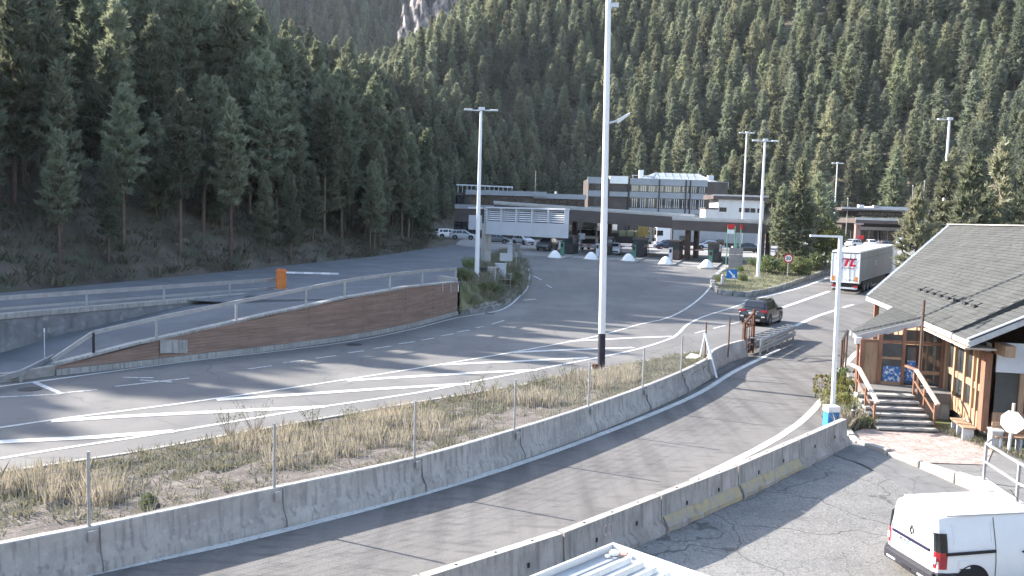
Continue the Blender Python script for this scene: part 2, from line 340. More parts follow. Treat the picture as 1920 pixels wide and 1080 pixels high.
def terr(x, y):
    x = np.asarray(x,float); y = np.asarray(y,float)
    g = 2.3*smn((y-65)/53.0)
    up = 1.9*smn((-x-16)/6)*smn((y-30)/12)*(1-smn((y-65)/53))    # the left bank stands at the upper road's level
    ins = inside(x,y)
    dl,_ = seg_d(x,y,LB); dr,_ = seg_d(x,y,[LB[-1]]+RB)
    left = dl < dr
    sl = .44+.09*smn((y-42)/25.0)+.20*smn((y-125)/70.0)
    hl = sl*dl; hl = np.where(hl>30, 30+ (hl-30)*.72, hl); hl = np.minimum(hl, 70)
    hr = .82*dr; hr = np.minimum(hr, np.maximum(.67*x+.286*y-19, 4+.10*dr))
    d0 = np.where(left, dl, dr)
    h = np.where(left, hl*(1-.55*smn((y-275)/70)), hr)
    # blend where the two slopes meet
    w = np.maximum(smn((dl-dr)/30.0+.5), smn((y-264)/50.0)); hb = hl*(1-.55*smn((y-275)/70))*(1-w)+hr*w
    h = np.where(y>235, hb, h)
    out = g + np.where(left, up, 0) + h + wob(x,y)*np.clip(d0/18,0,1)
    low = .10+.5*smn((14.5-x)/1.0)*smn((29.5-y)/1.5)*smn((x+9)/3)
    return np.where(ins, g-low, out-.05)
def T1(x, y): return float(terr(np.array([x]),np.array([y]))[0])
xs = np.arange(-300,301,4.0); ys = np.concatenate([np.arange(-60,140,4.0), np.arange(140,520,5.0)])
XX,YY = np.meshgrid(xs,ys); ZZ = terr(XX,YY)
nx,ny = len(xs),len(ys); idx = np.arange(nx*ny).reshape(ny,nx)
quads = np.stack([idx[:-1,:-1],idx[:-1,1:],idx[1:,1:],idx[1:,:-1]],-1).reshape(-1,4)
gr = npmesh('ground', np.stack([XX,YY,ZZ],-1).reshape(-1,3), quads, M_floor); gr['kind'] = 'structure'
for p in gr.data.polygons: p.use_smooth = True
# ---- the mountain that closes the gap behind
xs2 = np.arange(-560,420,14.0); ys2 = np.arange(515,1200,14.0); X2,Y2 = np.meshgrid(xs2,ys2)
Z2 = 30+(Y2-515)*.62+np.sin(X2*.02)*18+np.sin(X2*.051+Y2*.03)*9+np.maximum(0,-(X2+140))*.25
i2 = np.arange(X2.size).reshape(X2.shape); q2 = np.stack([i2[:-1,:-1],i2[:-1,1:],i2[1:,1:],i2[1:,:-1]],-1).reshape(-1,4)
fm = npmesh('far_mountain', np.stack([X2,Y2,Z2],-1).reshape(-1,3), q2, M_floor); fm['kind'] = 'structure'
# ---- bare rock crag on the skyline
cv = []; cx,cy = np.meshgrid(np.linspace(-1,1,46), np.linspace(0,1,34))
rr = random.Random(3); ph = [rr.uniform(0,6) for _ in range(8)]
rough = (np.abs(np.sin(cx*7+ph[0]+cy*3))*5+np.abs(np.sin(cx*15+cy*9+ph[1]))*3.2+np.sin(cx*29+cy*21+ph[2])*1.3+np.abs(np.sin(cy*13+cx*5+ph[3]))*2.6)
rough = rough+rng.normal(0,1.6,cx.shape)
Xc = -46+cx*31+rng.normal(0,.5,cx.shape); Yc = 560+cy*40+ (cx**2)*20-rough*1.4; Zc = 108+cy*90*(1-.3*np.abs(cx+.1))+rough*.8
ic = np.arange(cx.size).reshape(cx.shape); qc = np.stack([ic[:-1,:-1],ic[:-1,1:],ic[1:,1:],ic[1:,:-1]],-1).reshape(-1,4)
crag = npmesh('cliff', np.stack([Xc,Yc,Zc],-1).reshape(-1,3), qc, M_rock); crag['kind'] = 'structure'
# ---- bare earth cut beside the office building
ex,ey = np.meshgrid(np.linspace(-1,1,26), np.linspace(0,1,16)); ro = np.abs(np.sin(ex*9+ey*7))*.8+np.sin(ex*21+ey*5)*.4
c0 = D(1090,335,292)
Xe = c0.x+ex*6.5+ey*2; Ye = 284+ey*14+ro*.3; Ze = terr(Xe,Ye)+.9+ro*1.2-1.6*(np.abs(ex)**3)-1.2*np.abs(ey-.5)
ie = np.arange(ex.size).reshape(ex.shape); qe = np.stack([ie[:-1,:-1],ie[:-1,1:],ie[1:,1:],ie[1:,:-1]],-1).reshape(-1,4)
ec = npmesh('earth_bank', np.stack([Xe,Ye,Ze],-1).reshape(-1,3), qe, M_clay); ec['kind'] = 'structure'

# ---- carriageways
WALL = [P(*q) for q in [(104,704),(250,688),(350,676),(500,658),(650,637),(760,616),(857,590)]]     # foot of the brown wall
WTOPPX = [(100,682),(250,644),(350,622),(500,588),(650,556),(760,537),(857,527)]
WZ = [max(.35, hgt(a,b,p)) for (a,b),p in zip(WTOPPX,WALL)]
EDGE = [P(*q) for q in [(937,579),(973,555),(988,538),(991,508),(980,491)]]
MEDB = [P(*q) for q in [(0,893),(260,854),(427,822),(772,761),(955,731),(1110,700),(1212,681),(1296,664)]]   # kerb behind the planted strip
MEDF = [P(a,b,.85) for a,b in [(0,1017),(162,986),(512,913),(772,858),(964,804),(1101,761),(1203,725),(1276,696),(1325,672)]]  # top of the long barrier
v2 = lambda p: (p[0],p[1])
main_poly = [(-60,-30),(-48,6),(-36,20),(-26,30)]+[v2(p) for p in WALL]+[v2(p) for p in EDGE]+[(0,112),(70,112),(62,98),(30.6,75.9),(23.1,65.7),(18.2,57.2),(12,45.5),(9.4,44.6)]+[v2(p) for p in MEDB[::-1]]+[(-20,14),(-34,-4),(-45,-30)]
sheet('main_road', main_poly, M_road, 0.0)
NB = [P(a,b,.8) for a,b in [(790,1080),(1050,998),(1233,928),(1378,873),(1492,824),(1583,785)]]    # top of the near barrier row
exit_poly = [(-26,-20),(-9.6,14.5)]+[v2(p) for p in MEDF]+[(11.9,44.9),(16.4,51.6),(18.2,57.2),(23.1,65.7),(30.6,75.9),(62,98),(90,120),(100,120),(60,82),(36,64),(22,50.5),(18.2,45.0),(13.6,36.0),(11.2,31.0),(10.9,27.8)]+[v2(p) for p in NB[::-1]]+[(-4,11.9),(-20,-20)]
sheet('exit_road', exit_poly, M_exit, .004)
BN = Vector((.744,-.668))
def lot_z(x, y):
    d = (x-1.07)*BN.x+(y-16.58)*BN.y
    return -.09*min(4.2,max(0,d-1.0))
PAVE = [(11.45,28.75),(12.0,29.3),(14.8,29.3),(15.6,27.2),(15.1,26.9),(14.0,25.2),(12.1,25.25),(11.2,27.3)]
PATH = [(12.05,25.2),(14.0,25.2),(15.0,26.85),(15.6,27.2),(16.6,24),(17.4,18.5),(16.8,12),(12.9,12),(12.95,16),(12.72,21.4),(12.9,23.4)]
lot_poly = [(-6,9),(-1.38,14.33)]+[v2(p) for p in NB[1:]]+[(11.0,28.0),(11.2,27.3),(12.1,25.25),(12.85,23.4),(12.7,21.4),(12.9,16),(12.9,6),(10,-8),(-16,-8)]
sheet('parking_lot', lot_poly, M_lot, .006, lot_z, step=2.0)
sheet('forecourt_paving', PAVE, M_paver, .03, lambda x,y: 0.0, step=3)
sheet('concrete_path', PATH, M_path, .012, lambda x,y: 0.0, step=3)
# repaired strip of smoother asphalt along the kerb
sheet('asphalt_repair_strip', [(10.9,27.6),(11.2,27.2),(12.05,25.2),(12.75,23.3),(12.6,20.9),(11.6,19.8),(11.0,22.5),(10.3,25.0),(9.6,26.2)], M_path, .012, lot_z, step=2)
yard = sheet('house_yard', [(10.95,28.1),(11.5,28.8),(11.9,29.4),(14.85,29.4),(15.75,27.1),(17.0,24),(30,24),(60,60),(36,63.5),(22.2,50.0),(18.4,44.8),(13.8,35.8),(11.4,31.0)], M_verge, .008, lambda x,y: 0.0, step=5)
# plaza of pale concrete at the booths
sheet('toll_plaza', [(-2,107.5),(5,105.5),(14,103.4),(24,97.6),(25,104),(36,99.5),(62,99.5),(110,121),(140,150),(140,190),(90,215),(20,215),(-8,190),(-9,150),(-8.5,128)], M_plaza, .008, step=4)

# ---- ramp and upper road on the left
DIRW = Vector((.5,.86,0)).normalized(); PERP = Vector((-.86,.5,0)).normalized()
def wall_s(x, y): return (Vector((x,y,0))-Vector((WALL[0].x,WALL[0].y,0))).dot(DIRW)
WS = [wall_s(p.x,p.y) for p in WALL]
def ramp_z(x, y): return float(np.interp(wall_s(x,y), [-9,0]+WS[1:]+[60,95], [0.02,.28]+[z-.16 for z in WZ[1:]]+[2.25,2.34]))
def upper_z(x, y): return float(np.interp(y, [20,60,85,118],[1.9,1.95,2.15,2.34]))
GW0 = Vector((WALL[0].x,WALL[0].y,0))+PERP*4.5
GW = [GW0+DIRW*s for s in (-40,-20,-9,0,5,10,15,18.5)]           # foot line of the grey retaining wall
ramp_poly = [v2(p) for p in WALL[:5]]+[v2(GW0+DIRW*18.5)]+[v2(p) for p in GW[::-1][1:5]]+[(-31.5,21.5),(-26,28.5)]
sheet('ramp', ramp_poly, M_upper, .02, ramp_z, step=2)
up_poly = [v2(p) for p in GW]+[v2(WALL[4]+PERP*.05)]+[v2(p) for p in WALL[5:]]+[(-3.6,70),(-3.4,81.6),(-2.5,95),(-1.2,110),(-9.2,126),(-11,109),(-14,90),(-19.6,71),(-26.9,46.6),(-44.5,12)]
def upz(x, y):
    s = wall_s(x,y); d = (Vector((x,y,0))-Vector((WALL[0].x,WALL[0].y,0))).dot(PERP)
    if d > 4.4 or s > 25: return upper_z(x,y)
    t = sm((s-16)/9); return ramp_z(x,y)*(1-t)+upper_z(x,y)*t
sheet('upper_road', up_poly, M_upper, .03, upz, step=2)
# planted wedge between the upper road and the curve
verge_r = [v2(WALL[-1]+Vector((.15,.3,0)))]+[v2(p) for p in EDGE]+[(.6,106)]
verge_l = [(-3.6,60.5),(-3.6,70),(-3.4,81.6),(-2.5,95),(-1.2,109)]
def rows(a, n):
    a = [Vector((p[0],p[1],0)) for p in a]; L = [0]
    for i in range(1,len(a)): L.append(L[-1]+(a[i]-a[i-1]).length)
    out = []
    for k in range(n):
        t = L[-1]*k/(n-1); j = max(i for i in range(len(L)) if L[i] <= t+1e-6); j = min(j,len(a)-2); u = (t-L[j])/(L[j+1]-L[j]); out.append(a[j].lerp(a[j+1],u))
    return out
ra = rows(verge_r,24); la = rows(verge_l,24); mb = MB(); vv = []
for a,b in zip(ra,la):
    za = G(a.x,a.y)+.18; zb = upz(b.x,b.y)+.02
    for k in range(7):
        t = k/6; q = a.lerp(b,t); vv.append((q.x,q.y,za*(1-sm(t*1.15))+zb*sm(t*1.15)+.06*math.sin(q.x*5+q.y*3)*(0<k<6)))
mb.add(vv,[(i*7+k,i*7+k+1,(i+1)*7+k+1,(i+1)*7+k) for i in range(23) for k in range(6)])
vg = mb.build('verge', M_verge, smooth='all'); vg['kind'] = 'structure'
# ---- planted strip of the median
mf = rows([(MEDF[0].x-14,MEDF[0].y-13.5)]+[v2(p) for p in MEDF],60); mk = rows([(-24,11)]+[v2(p) for p in MEDB]+[(9.6,45.0)],60); vv = []
mb = MB()
for a,b in zip(mf,mk):
    for k in range(9):
        t = k/8; q = a.lerp(b,.02+.95*t); vv.append((q.x,q.y,.52*(1-t)**1.3+.10+.05*math.sin(q.x*3.1+q.y*2.3)*(k>0)+.03*math.sin(q.x*7+q.y*5)))
mb.add(vv,[(i*9+k,i*9+k+1,(i+1)*9+k+1,(i+1)*9+k) for i in range(59) for k in range(8)])
ms = mb.build('median_strip', M_soil, smooth='all'); ms['kind'] = 'structure'
mb = MB(); mb.sweep([(-24,11,0)]+[(p.x,p.y,0) for p in MEDB]+[(9.6,45.0,0)], [(-.02,-.05),(-.02,.14),(.13,.14),(.13,-.05)]); tag(mb.build('median_kerb', M_curb), 'thin pale kerb along the back of the weedy median strip','kerb')

# ---- island with the speed sign, right of the toll lanes
ISL = [P(*q) for q in [(1342,545),(1336,533),(1345,520),(1362,508),(1380,503)]]; ISR = [P(*q) for q in [(1355,553),(1395,556),(1425,552),(1480,537),(1548,513)]]
isl_poly = [v2(p) for p in ISR]+[(39,103),(36,106),(29,101)]+[v2(p) for p in ISL[::-1]]
def isl_z(x, y): return G(x,y)+.32
sheet('planted_island', isl_poly, M_verge, 0, isl_z, step=2.0)

# ---- painted markings (each kind of marking one sheet on the road)
def marks(name, items, mat, off, zf=None):
    mb = MB()
    for pts,w in items: stripe(mb, pts, w, off, zf)
    o = mb.build(name, mat); o['kind'] = 'structure'; return o
L_ = line_px
M1 = [(-250,860),(0,802),(337,757),(562,725),(780,691),(970,659),(1120,630),(1200,608),(1257,594),(1315,557),(1337,531)]
M2 = [(-250,915),(0,860),(321,810),(610,762),(780,737),(943,705),(1104,674),(1200,653.5),(1262,633),(1274,624),(1290,608),(1327,591),(1384,573),(1400,567)]
marks('gore_edge_line', [(L_(M1),.17),(L_(M2),.19)], M_mark, .010)
ST = [[(-200,845),(0,829),(180,820),(325,809)],[(96,790),(250,780),(420,772),(608,763)],[(406,750),(560,740),(720,729),(880,720)],[(650,714),(780,706),(900,699),(1005,694)],[(827,684),(960,678),(1104,671)],[(961,661),(1070,656),(1188,652)],[(1069,640),(1180,634),(1262,631)]]
marks('gore_stripe', [(L_(s),.42) for s in ST], M_mark, .013)
DS = [((215,725),(355,709)),((465,692),(510,686)),((530,681),(572,676)),((592,672),(630,667)),((652,662),(682,658)),((700,654),(735,649)),((747,645),(777,641)),((790,638),(815,634)),((827,630),(850,626)),((857,623),(880,619)),((892,615),(907,612)),((922,608),(945,601)),((1000,517),(1015,525)),((1024,534),(1035,540))]
marks('lane_dashes', [(L_([a,b]),.15) for a,b in DS]+[(L_([(982,563),(1005,561)]),.3),(L_([(0,745),(115,739)]),.15),(L_([(118,737),(182,731)]),.15)], M_markold, .010)
marks('chevron_marking', [(L_([(62,716),(116,739)]),.22),(L_([(230,708),(288,709)]),.16),(L_([(262,713),(322,717)]),.14)], M_markold, .014)
EL = [(-300,775),(0,725),(105,711),(350,678),(500,661),(660,640),(770,618),(857,596),(937,582),(974,556),(989,538),(992,508),(981,493)]
marks('left_edge_line', [(L_(EL),.17)], M_mark, .010)
marks('exit_edge_line', [(L_([(-120,1145),(162,1078),(427,1021),(780,930),(1011,857),(1200,786),(1310,738),(1375,698),(1438,667),(1460,655)]),.24),
   (spline([P(1300,902),P(1344,881),P(1421,842),P(1497,795),P(1549,740),P(1591,677),Vector((21.5,50.9,0)),Vector((35,64.4,0))],1.5),.26)], M_mark, .012)
marks('exit_lane_line', [(L_([(1466,577),(1510,562),(1555,546)]),.4),(L_([(1303,625),(1326,619)]),.16),(L_([(1338,616),(1362,610)]),.16),(L_([(1370,608),(1386,604)]),.16),
   (L_([(1480,616),(1535,592),(1572,580)]),.32),(L_([(1580,577),(1600,571)]),.3),(L_([(1395,564),(1430,557),(1502,539),(1550,522)]),.3)], M_mark, .013)
# road furniture set in the surface
def disc(name, c, r, mat, label, cat):
    mb = MB(); mb.lathe([(r,0),(r,.012),(r-.05,.014)], 20); o = mb.build(name, mat); o.location = (c.x,c.y,G(c.x,c.y)+.004); tag(o,label,cat)
disc('manhole_cover', P(56,730), .40, M_dark, 'dark round manhole cover at the left end of the carriageway','manhole')
disc('manhole_cover', P(664,646), .40, M_dark, 'dark round manhole cover below the brown wall','manhole')
disc('manhole_cover', P(918,588), .35, M_dark, 'dark round manhole cover near the end of the brown wall','manhole')
# dark strips laid on the exit road surface
mb = MB(); stripe(mb, L_([(1432,662),(1500,668),(1590,668)]), .10, .014); stripe(mb, L_([(1560,666),(1590,668)]), .35, .015); tag(mb.build('dark_road_strip', M_dark), 'dark strip across the exit road near the house','drain')
mb = MB(); stripe(mb, spline([P(-120,1120),P(0,1102),P(400,1003),P(772,908),P(1011,843),P(1200,772),P(1325,716),P(1440,655)],1.5), .16, .010); tag(mb.build('gutter_slot', M_dark), 'dark drainage slot along the foot of the long median barrier','drain')
# ================================================================== WALLS AND BARRIERS
def vwall(mb, foot, z0, z1, th, mat=None):
    """vertical wall over a foot line with foot and top heights per point; thickness goes to the left of travel"""
    n = len(foot); vs = []
    for i,p in enumerate(foot):
        d = (foot[min(i+1,n-1)]-foot[max(i-1,0)]); d = Vector((d.x,d.y,0)).normalized(); lf = Vector((-d.y,d.x,0))*th
        vs += [(p.x,p.y,z0[i]),(p.x,p.y,z1[i]),(p.x+lf.x,p.y+lf.y,z1[i]),(p.x+lf.x,p.y+lf.y,z0[i])]
    fs = [(i*4+k,i*4+(k+1)%4,(i+1)*4+(k+1)%4,(i+1)*4+k) for i in range(n-1) for k in range(4)]+[(3,2,1,0),tuple((n-1)*4+k for k in range(4))]
    return mb.add(vs, fs, mat)
# ---- brown board-clad wall of the ramp
bw = thing('clad_wall','long brown board-clad retaining wall rising beside the shaded carriageway','wall',(0,0,0))
fine = spline(WALL, 1.2); fs_ = [wall_s(p.x,p.y) for p in fine]; fz = [float(np.interp(s, WS, WZ)) for s in fs_]
core = [p+PERP*.21 for p in fine]
mb = MB(); vwall(mb, core, [-.1]*len(core), [z-.10 for z in fz], .18); mb.build('wall_core', M_concd, bw)
mb = MB(); vwall(mb, [p-PERP*.10 for p in fine], [-.1]*len(fine), [.24]*len(fine), .12); mb.build('plinth', M_conc, bw)
cop = [p-PERP*.02 for p in fine]; mb = MB(); vwall(mb, cop, [z-.10 for z in fz], fz, .44); mb.build('coping', M_conc, bw)
# cladding panels with open vertical joints, each of narrow courses
per = 3; i = 0
while i < len(fine)-1:
    j = min(i+per, len(fine)-1)
    seg = fine[i:j+1]; zt = fz[i:j+1]; mb = MB(); base = .25; hmax = max(zt)
    a = seg[0].lerp(seg[-1],.002); b = seg[-1].lerp(seg[0],.002); za,zb = zt[0]-.105,zt[-1]-.105; nrm = PERP*-1; k = base; cn = 0
    while k < hmax:
        k2 = min(k+.145, 9)
        # clip the course to the sloping top
        def cl(z, zz): return min(z, zz)
        v = [(a,cl(k,za)),(b,cl(k,zb)),(b,cl(k2-.012,zb)),(a,cl(k2-.012,za))]
        if v[2][1]-v[1][1] > .01 or v[3][1]-v[0][1] > .01:
            o = .045+.008*math.sin(cn*2.3+i); vs = [(q.x,q.y,z) for q,z in v]+[(q.x+nrm.x*o,q.y+nrm.y*o,z) for q,z in v]
            mb.add(vs, [(4,5,6,7),(0,1,5,4),(1,2,6,5),(2,3,7,6),(3,0,4,7)])
        k = k2; cn += 1
    o = mb.build('cladding_panel', M_clad, bw); o.location = (nrm.x*-.055+.0, nrm.y*-.055, 0)
    i = j
def on_wall(px, py, out=.03):
    """a point of the photo carried onto the face of the brown wall"""
    best = None
    for p in fine:
        d = ray(px,py); e = abs(d.x*p.y-p.x)
        if best is None or e < best[0]: best = (e,p)
    p = best[1]; return Vector((p.x,p.y,D(px,py,p.y).z))-PERP*out
for (a,b),(c,d),nm in (((284,643),(299,664),'patch'),((301,637),(350,662),'patch')):
    mb = MB(); p = on_wall(a,d); q = on_wall(c,d); z1 = hgt(a,b,p); z2 = hgt(c,b,q)
    vs = [p,q,Vector((q.x,q.y,z2)),Vector((p.x,p.y,z1))]; n_ = -PERP*.03; mb.add([*vs,*[v+n_ for v in vs]],[(4,5,6,7),(0,1,5,4),(1,2,6,5),(2,3,7,6),(3,0,4,7)]); o = mb.build('repair_patch', M_conc, bw)
for k in range(5):   # white teeth painted on the end of the coping
    mb = MB(); p = on_wall(828+k*7,546,.05); mb.box((p.x,p.y,p.z+.2),(.10,.02,.5),math.atan2(DIRW.y,DIRW.x)); mb.build('painted_bar', M_white, bw)
# end return wall
e = WALL[-1]; mb = MB(); mb.box((e.x-.75,e.y+.75,1.2),(.35,2.1,2.62),R(35)); mb.build('end_wall', M_conc, bw)
# ---- steel handrail on the brown wall
hr = thing('handrail','steel handrail on posts along the top of the brown clad wall','handrail',(0,0,0))
HP = [(100,680),(180,661),(315,630),(448,600),(561,573),(655,555),(732,541),(797,532),(852,527)]; tops = []
for k,(a,b) in enumerate(HP):
    best = min(fine, key=lambda p: abs(ray(a,b).x*p.y-p.x)); z = float(np.interp(wall_s(best.x,best.y),WS,WZ)); q = Vector((best.x,best.y,z))+PERP*.2
    hh = .12 if k==0 else .82
    tops.append(q+Vector((0,0,hh)))
    if k: mb = MB(); mb.box((q.x,q.y,z+hh/2),(.10,.13,hh),R(30)); mb.build('post', M_galv if k>1 else M_dark, hr)
for a,b in zip(tops[:-1],tops[1:]):
    mb = MB(); mb.beam(a,b,.09,.17); mb.build('rail', M_galv, hr)
# ---- grey retaining wall under the upper road
gw = thing('retaining_wall','stained grey concrete retaining wall under the upper road','wall')
mb = MB(); gz = [upper_z(p.x,p.y)+.02 for p in GW]; vwall(mb, GW, [-.1]*len(GW), [z-.12 for z in gz], .35); mb.build('wall_face', M_concd, gw)
mb = MB(); vwall(mb, [p-PERP*.05 for p in GW], [z-.12 for z in gz], [z+.10 for z in gz], .45); mb.build('coping', M_conc, gw)
gr_ = thing('guard_rail','two-rail steel guard rail on the grey wall beside the upper road','guard rail')
tp = []
for s in np.arange(-21,19,4.25):
    q = GW0+DIRW*float(s)+PERP*.15; z = upper_z(q.x,q.y)+.1; mb = MB(); mb.box((q.x,q.y,z+.37),(.09,.14,.75),R(30)); mb.build('post', M_galv, gr_); tp.append(Vector((q.x,q.y,z)))
for a,b in zip(tp[:-1],tp[1:]):
    mb = MB(); mb.beam(a+Vector((0,0,.68)),b+Vector((0,0,.68)),.07,.2); mb.build('rail', M_galv, gr_)
    mb = MB(); mb.beam(a+Vector((0,0,.22)),b+Vector((0,0,.22)),.07,.09); mb.build('lower_rail', M_galv, gr_)
# ---- low steel rail at the foot of the ramp
lr = thing('crash_rail','low steel crash rail at the left foot of the ramp','guard rail')
q0 = P(-60,748); q1 = P(40,716); q2 = P(100,690)
mb = MB(); mb.beam(Vector((q0.x,q0.y,.35)),Vector((q1.x,q1.y,.35)),.08,.22); mb.beam(Vector((q1.x,q1.y,.35)),Vector((q2.x,q2.y,.45)),.08,.22); mb.build('rail', M_galv, lr)
for q in (q0,q1,q2): mb = MB(); mb.box((q.x,q.y,.2),(.08,.1,.42)); mb.build('post', M_galv, lr)
# ---- barrier gate: orange cabinet, striped boom
c = P(527,551,1.93); bg_ = thing('barrier_gate','orange barrier gate cabinet with white boom on the upper road','barrier gate',(c.x,c.y,upz(c.x,c.y)+.03),R(20))
mb = MB(); mb.box((0,0,.5),(.55,.42,1.0)); mb.build('cabinet', M_orange, bg_, bevel=.03)
mb = MB(); mb.box((0,0,1.03),(.62,.48,.07)); mb.box((0,0,1.11),(.45,.3,.1)); mb.build('lid', M_orange, bg_)
mb = MB(); mb.box((0,0,-.03),(.8,.7,.08)); mb.build('plinth', M_conc, bg_)
for k in range(6):
    mb = MB(); mb.beam((.25+k*.5,-.26,.97-k*.01),(.75+k*.5,-.26,.96-k*.01),.05,.10); mb.build('boom_band', M_white if k%2==0 else M_lgrey, bg_)
# ---- long poured barrier on the median, road side to the right
PROF = [(-.16,-.05),(-.16,.08),(-.10,.40),(-.10,.83),(-.08,.85),(.08,.85),(.10,.83),(.15,.36),(.30,.16),(.31,-.05)]
mp = spline([Vector((MEDF[0].x-14,MEDF[0].y-13.5,0)),Vector((MEDF[0].x-7,MEDF[0].y-6.4,0))]+[Vector((p.x,p.y,0)) for p in MEDF],1.0)
lb = thing('median_barrier','long poured concrete barrier curving along the planted median','barrier')
mb = MB(); mb.sweep(mp, PROF); mb.build('barrier_body', M_conc, lb, smooth=True)
POSTPX = [(-330,1086),(167,985),(514,913),(777,857),(964,804),(1103,760),(1205,725),(1277,696)]
posts = [P(a,b,.86) for a,b in POSTPX]
posts[0] = Vector((-10.6,13.4,.86))
for p in posts[1:]:
    mb = MB(); mb.box((p.x+.125,p.y-.115,.70),(.16,.02,.2),R(47)); mb.build('anchor_plate', M_galv, lb)
for p in posts[1:]:
    q = min(mp,key=lambda a_: (a_.x-p.x)**2+(a_.y-p.y)**2); i_ = mp.index(q); d_ = (mp[min(i_+1,len(mp)-1)]-mp[max(i_-1,0)]).normalized()
    mb = MB(); o_ = Vector((p.x,p.y,0))+d_*.16; mb.sweep([o_,o_+d_*.010],[(a_*1.012,b_+.003 if b_>.5 else b_) for a_,b_ in PROF]); mb.build('joint',M_concd,lb)
wf = thing('mesh_fence','wire mesh fence on thin steel posts along the median barrier','fence')
PH = 1.42
for p in posts: mb = MB(); mb.rod((p.x,p.y,.6),(p.x,p.y,.85+PH),.032,n=8); mb.build('post', M_galv, wf)
# wire grid between the posts
vsW = []; fsW = []
def wire(a, b, r=.0030):
    a = Vector(a); b = Vector(b); d = (b-a).normalized(); u = d.cross(Vector((.3,.9,.2))).normalized()*r; w = d.cross(u).normalized()*r; k = len(vsW)
    for c_ in (a,b):
        for q in range(3): an = q*2.094; vsW.append(tuple(c_+u*math.cos(an)+w*math.sin(an)))
    for q in range(3): q2 = (q+1)%3; fsW.append((k+q,k+q2,k+3+q2,k+3+q))
for a,b in zip(posts[:-1],posts[1:]):
    n = max(2,int((b-a).length/.11))
    for zz in (0,.13,.26,.40,.55,.72,.90,1.10): wire((a.x,a.y,.88+zz),(b.x,b.y,.88+zz),.0038)
    for k in range(1,n):
        q = a.lerp(b,k/n); wire((q.x,q.y,.88),(q.x,q.y,1.98))
npmesh('wire_mesh', vsW, fsW, M_galv, wf)
# ---- second stretch of barrier, beyond the opening in the fence
e0 = MEDF[-1]; seg2 = [Vector((8.62,38.0,0)),Vector((9.4,40.6,0)),Vector((10.6,42.9,0)),Vector((11.95,44.75,0))]
b2_ = thing('barrier_end','grey concrete barrier stretch between the mesh fence and the rusty gate','barrier')
mb = MB(); mb.sweep(spline(seg2,.8), [(a*.9,b) for a,b in PROF]); mb.build('barrier_body', M_conc, b2_, smooth=True)
for (px,py) in ((1322,660),(1366,648)):
    p = P(px,py,.86); mb = MB(); mb.rod((p.x,p.y,.3),(p.x,p.y,2.25),.035); mb.build('post', M_brown, b2_)
# bent white sheet lying over the end of the barrier
sh = MB(); q = P(1300,668,.9); sh.add([(q.x-.3,q.y+.2,.80),(q.x,q.y+.55,.95),(q.x+.4,q.y+.25,.90),(q.x+.1,q.y-.15,.86),(q.x-.3,q.y+.2,.78),(q.x,q.y+.55,.93),(q.x+.4,q.y+.25,.88),(q.x+.1,q.y-.15,.84)],[(0,1,2,3),(7,6,5,4),(0,1,5,4),(1,2,6,5),(2,3,7,6),(3,0,4,7)]); tag(sh.build('metal_sheet', M_white),'bent white metal sheet lying across the barrier end by the fence','sheet')
br = thing('leaning_bracket','leaning white steel brace at the end of the long barrier','brace'); p = P(1322,705); 
mb = MB(); mb.beam((p.x-.05,p.y+.2,1.9),(p.x+.35,p.y-.7,.05),.09,.06); mb.build('brace_bar', M_mast, br); mb = MB(); mb.beam((p.x-.05,p.y+.2,1.9),(p.x-.3,p.y-.1,.8),.06,.05); mb.build('brace_strut', M_galv, br)
# ---- rusty gate frame
p = Vector((11.95,44.75,0)); q = Vector((12.75,46.0,0)); rg = thing('rusty_gate','narrow rusty steel gate frame beside the barrier end','gate')
for s_,hh in ((p,1.75),(q,2.3)): mb = MB(); mb.box((s_.x,s_.y,hh/2),(.13,.13,hh),R(33)); mb.build('post', M_rust, rg)
mb = MB(); mb.beam((p.x,p.y,1.72),(q.x,q.y,2.15),.1,.1); mb.build('top_bar', M_rust, rg)
mb = MB(); mb.beam((p.x,p.y,1.45),(q.x,q.y,1.5),.06,.06); mb.build('cross_bar', M_rust, rg)
for k in (.3,.6,.82): r_ = p.lerp(q,k); mb = MB(); mb.rod((r_.x,r_.y,.05),(r_.x,r_.y,1.7+.3*k),.025,n=6); mb.build('bar', M_rust, rg)
# ---- corrugated steel guard rails after the gate
wprof = [(0,-.155),(.04,-.13),(.08,-.10),(.08,-.05),(.03,-.01),(.03,.01),(.08,.05),(.08,.10),(.04,.13),(0,.155),(-.006,.15),(.03,.12),(.06,.09),(.06,.06),(.015,.015),(.015,-.015),(.06,-.06),(.06,-.09),(.03,-.12),(-.006,-.15)]
gg = thing('steel_guard_rail','double corrugated steel guard rail between the gate and the black car','guard rail')
ga = Vector((12.5,45.1,0)); gb = Vector((16.6,51.9,0)); gd = (gb-ga).normalized(); gn = Vector((gd.y,-gd.x,0))
for sd,o_ in ((1,.42),(-1,-.42)):
    for zz in (.35,.72):
        mb = MB(); a = ga+gn*o_; b = gb+gn*o_*.6; mb.sweep([(a.x,a.y,zz),(b.x,b.y,zz)] if sd>0 else [(b.x,b.y,zz),(a.x,a.y,zz)], wprof); mb.build('rail', M_galv, gg)
for k in range(6):
    c = ga.lerp(gb,.03+k*.19)
    for o_ in (.36,-.36): mb = MB(); q = c+gn*o_*(1-.4*k/5); mb.box((q.x,q.y,.42),(.1,.08,.86),math.atan2(gd.y,gd.x)); mb.build('post', M_galv, gg)
for k in range(9):
    c = ga.lerp(gb,.05+k*.115); f_ = (1-.4*k/8)*.38; mb = MB(); mb.beam(c+gn*f_+Vector((0,0,.86)),c-gn*f_+Vector((0,0,.86)),.10,.04); mb.build('spacer', M_galv, gg)
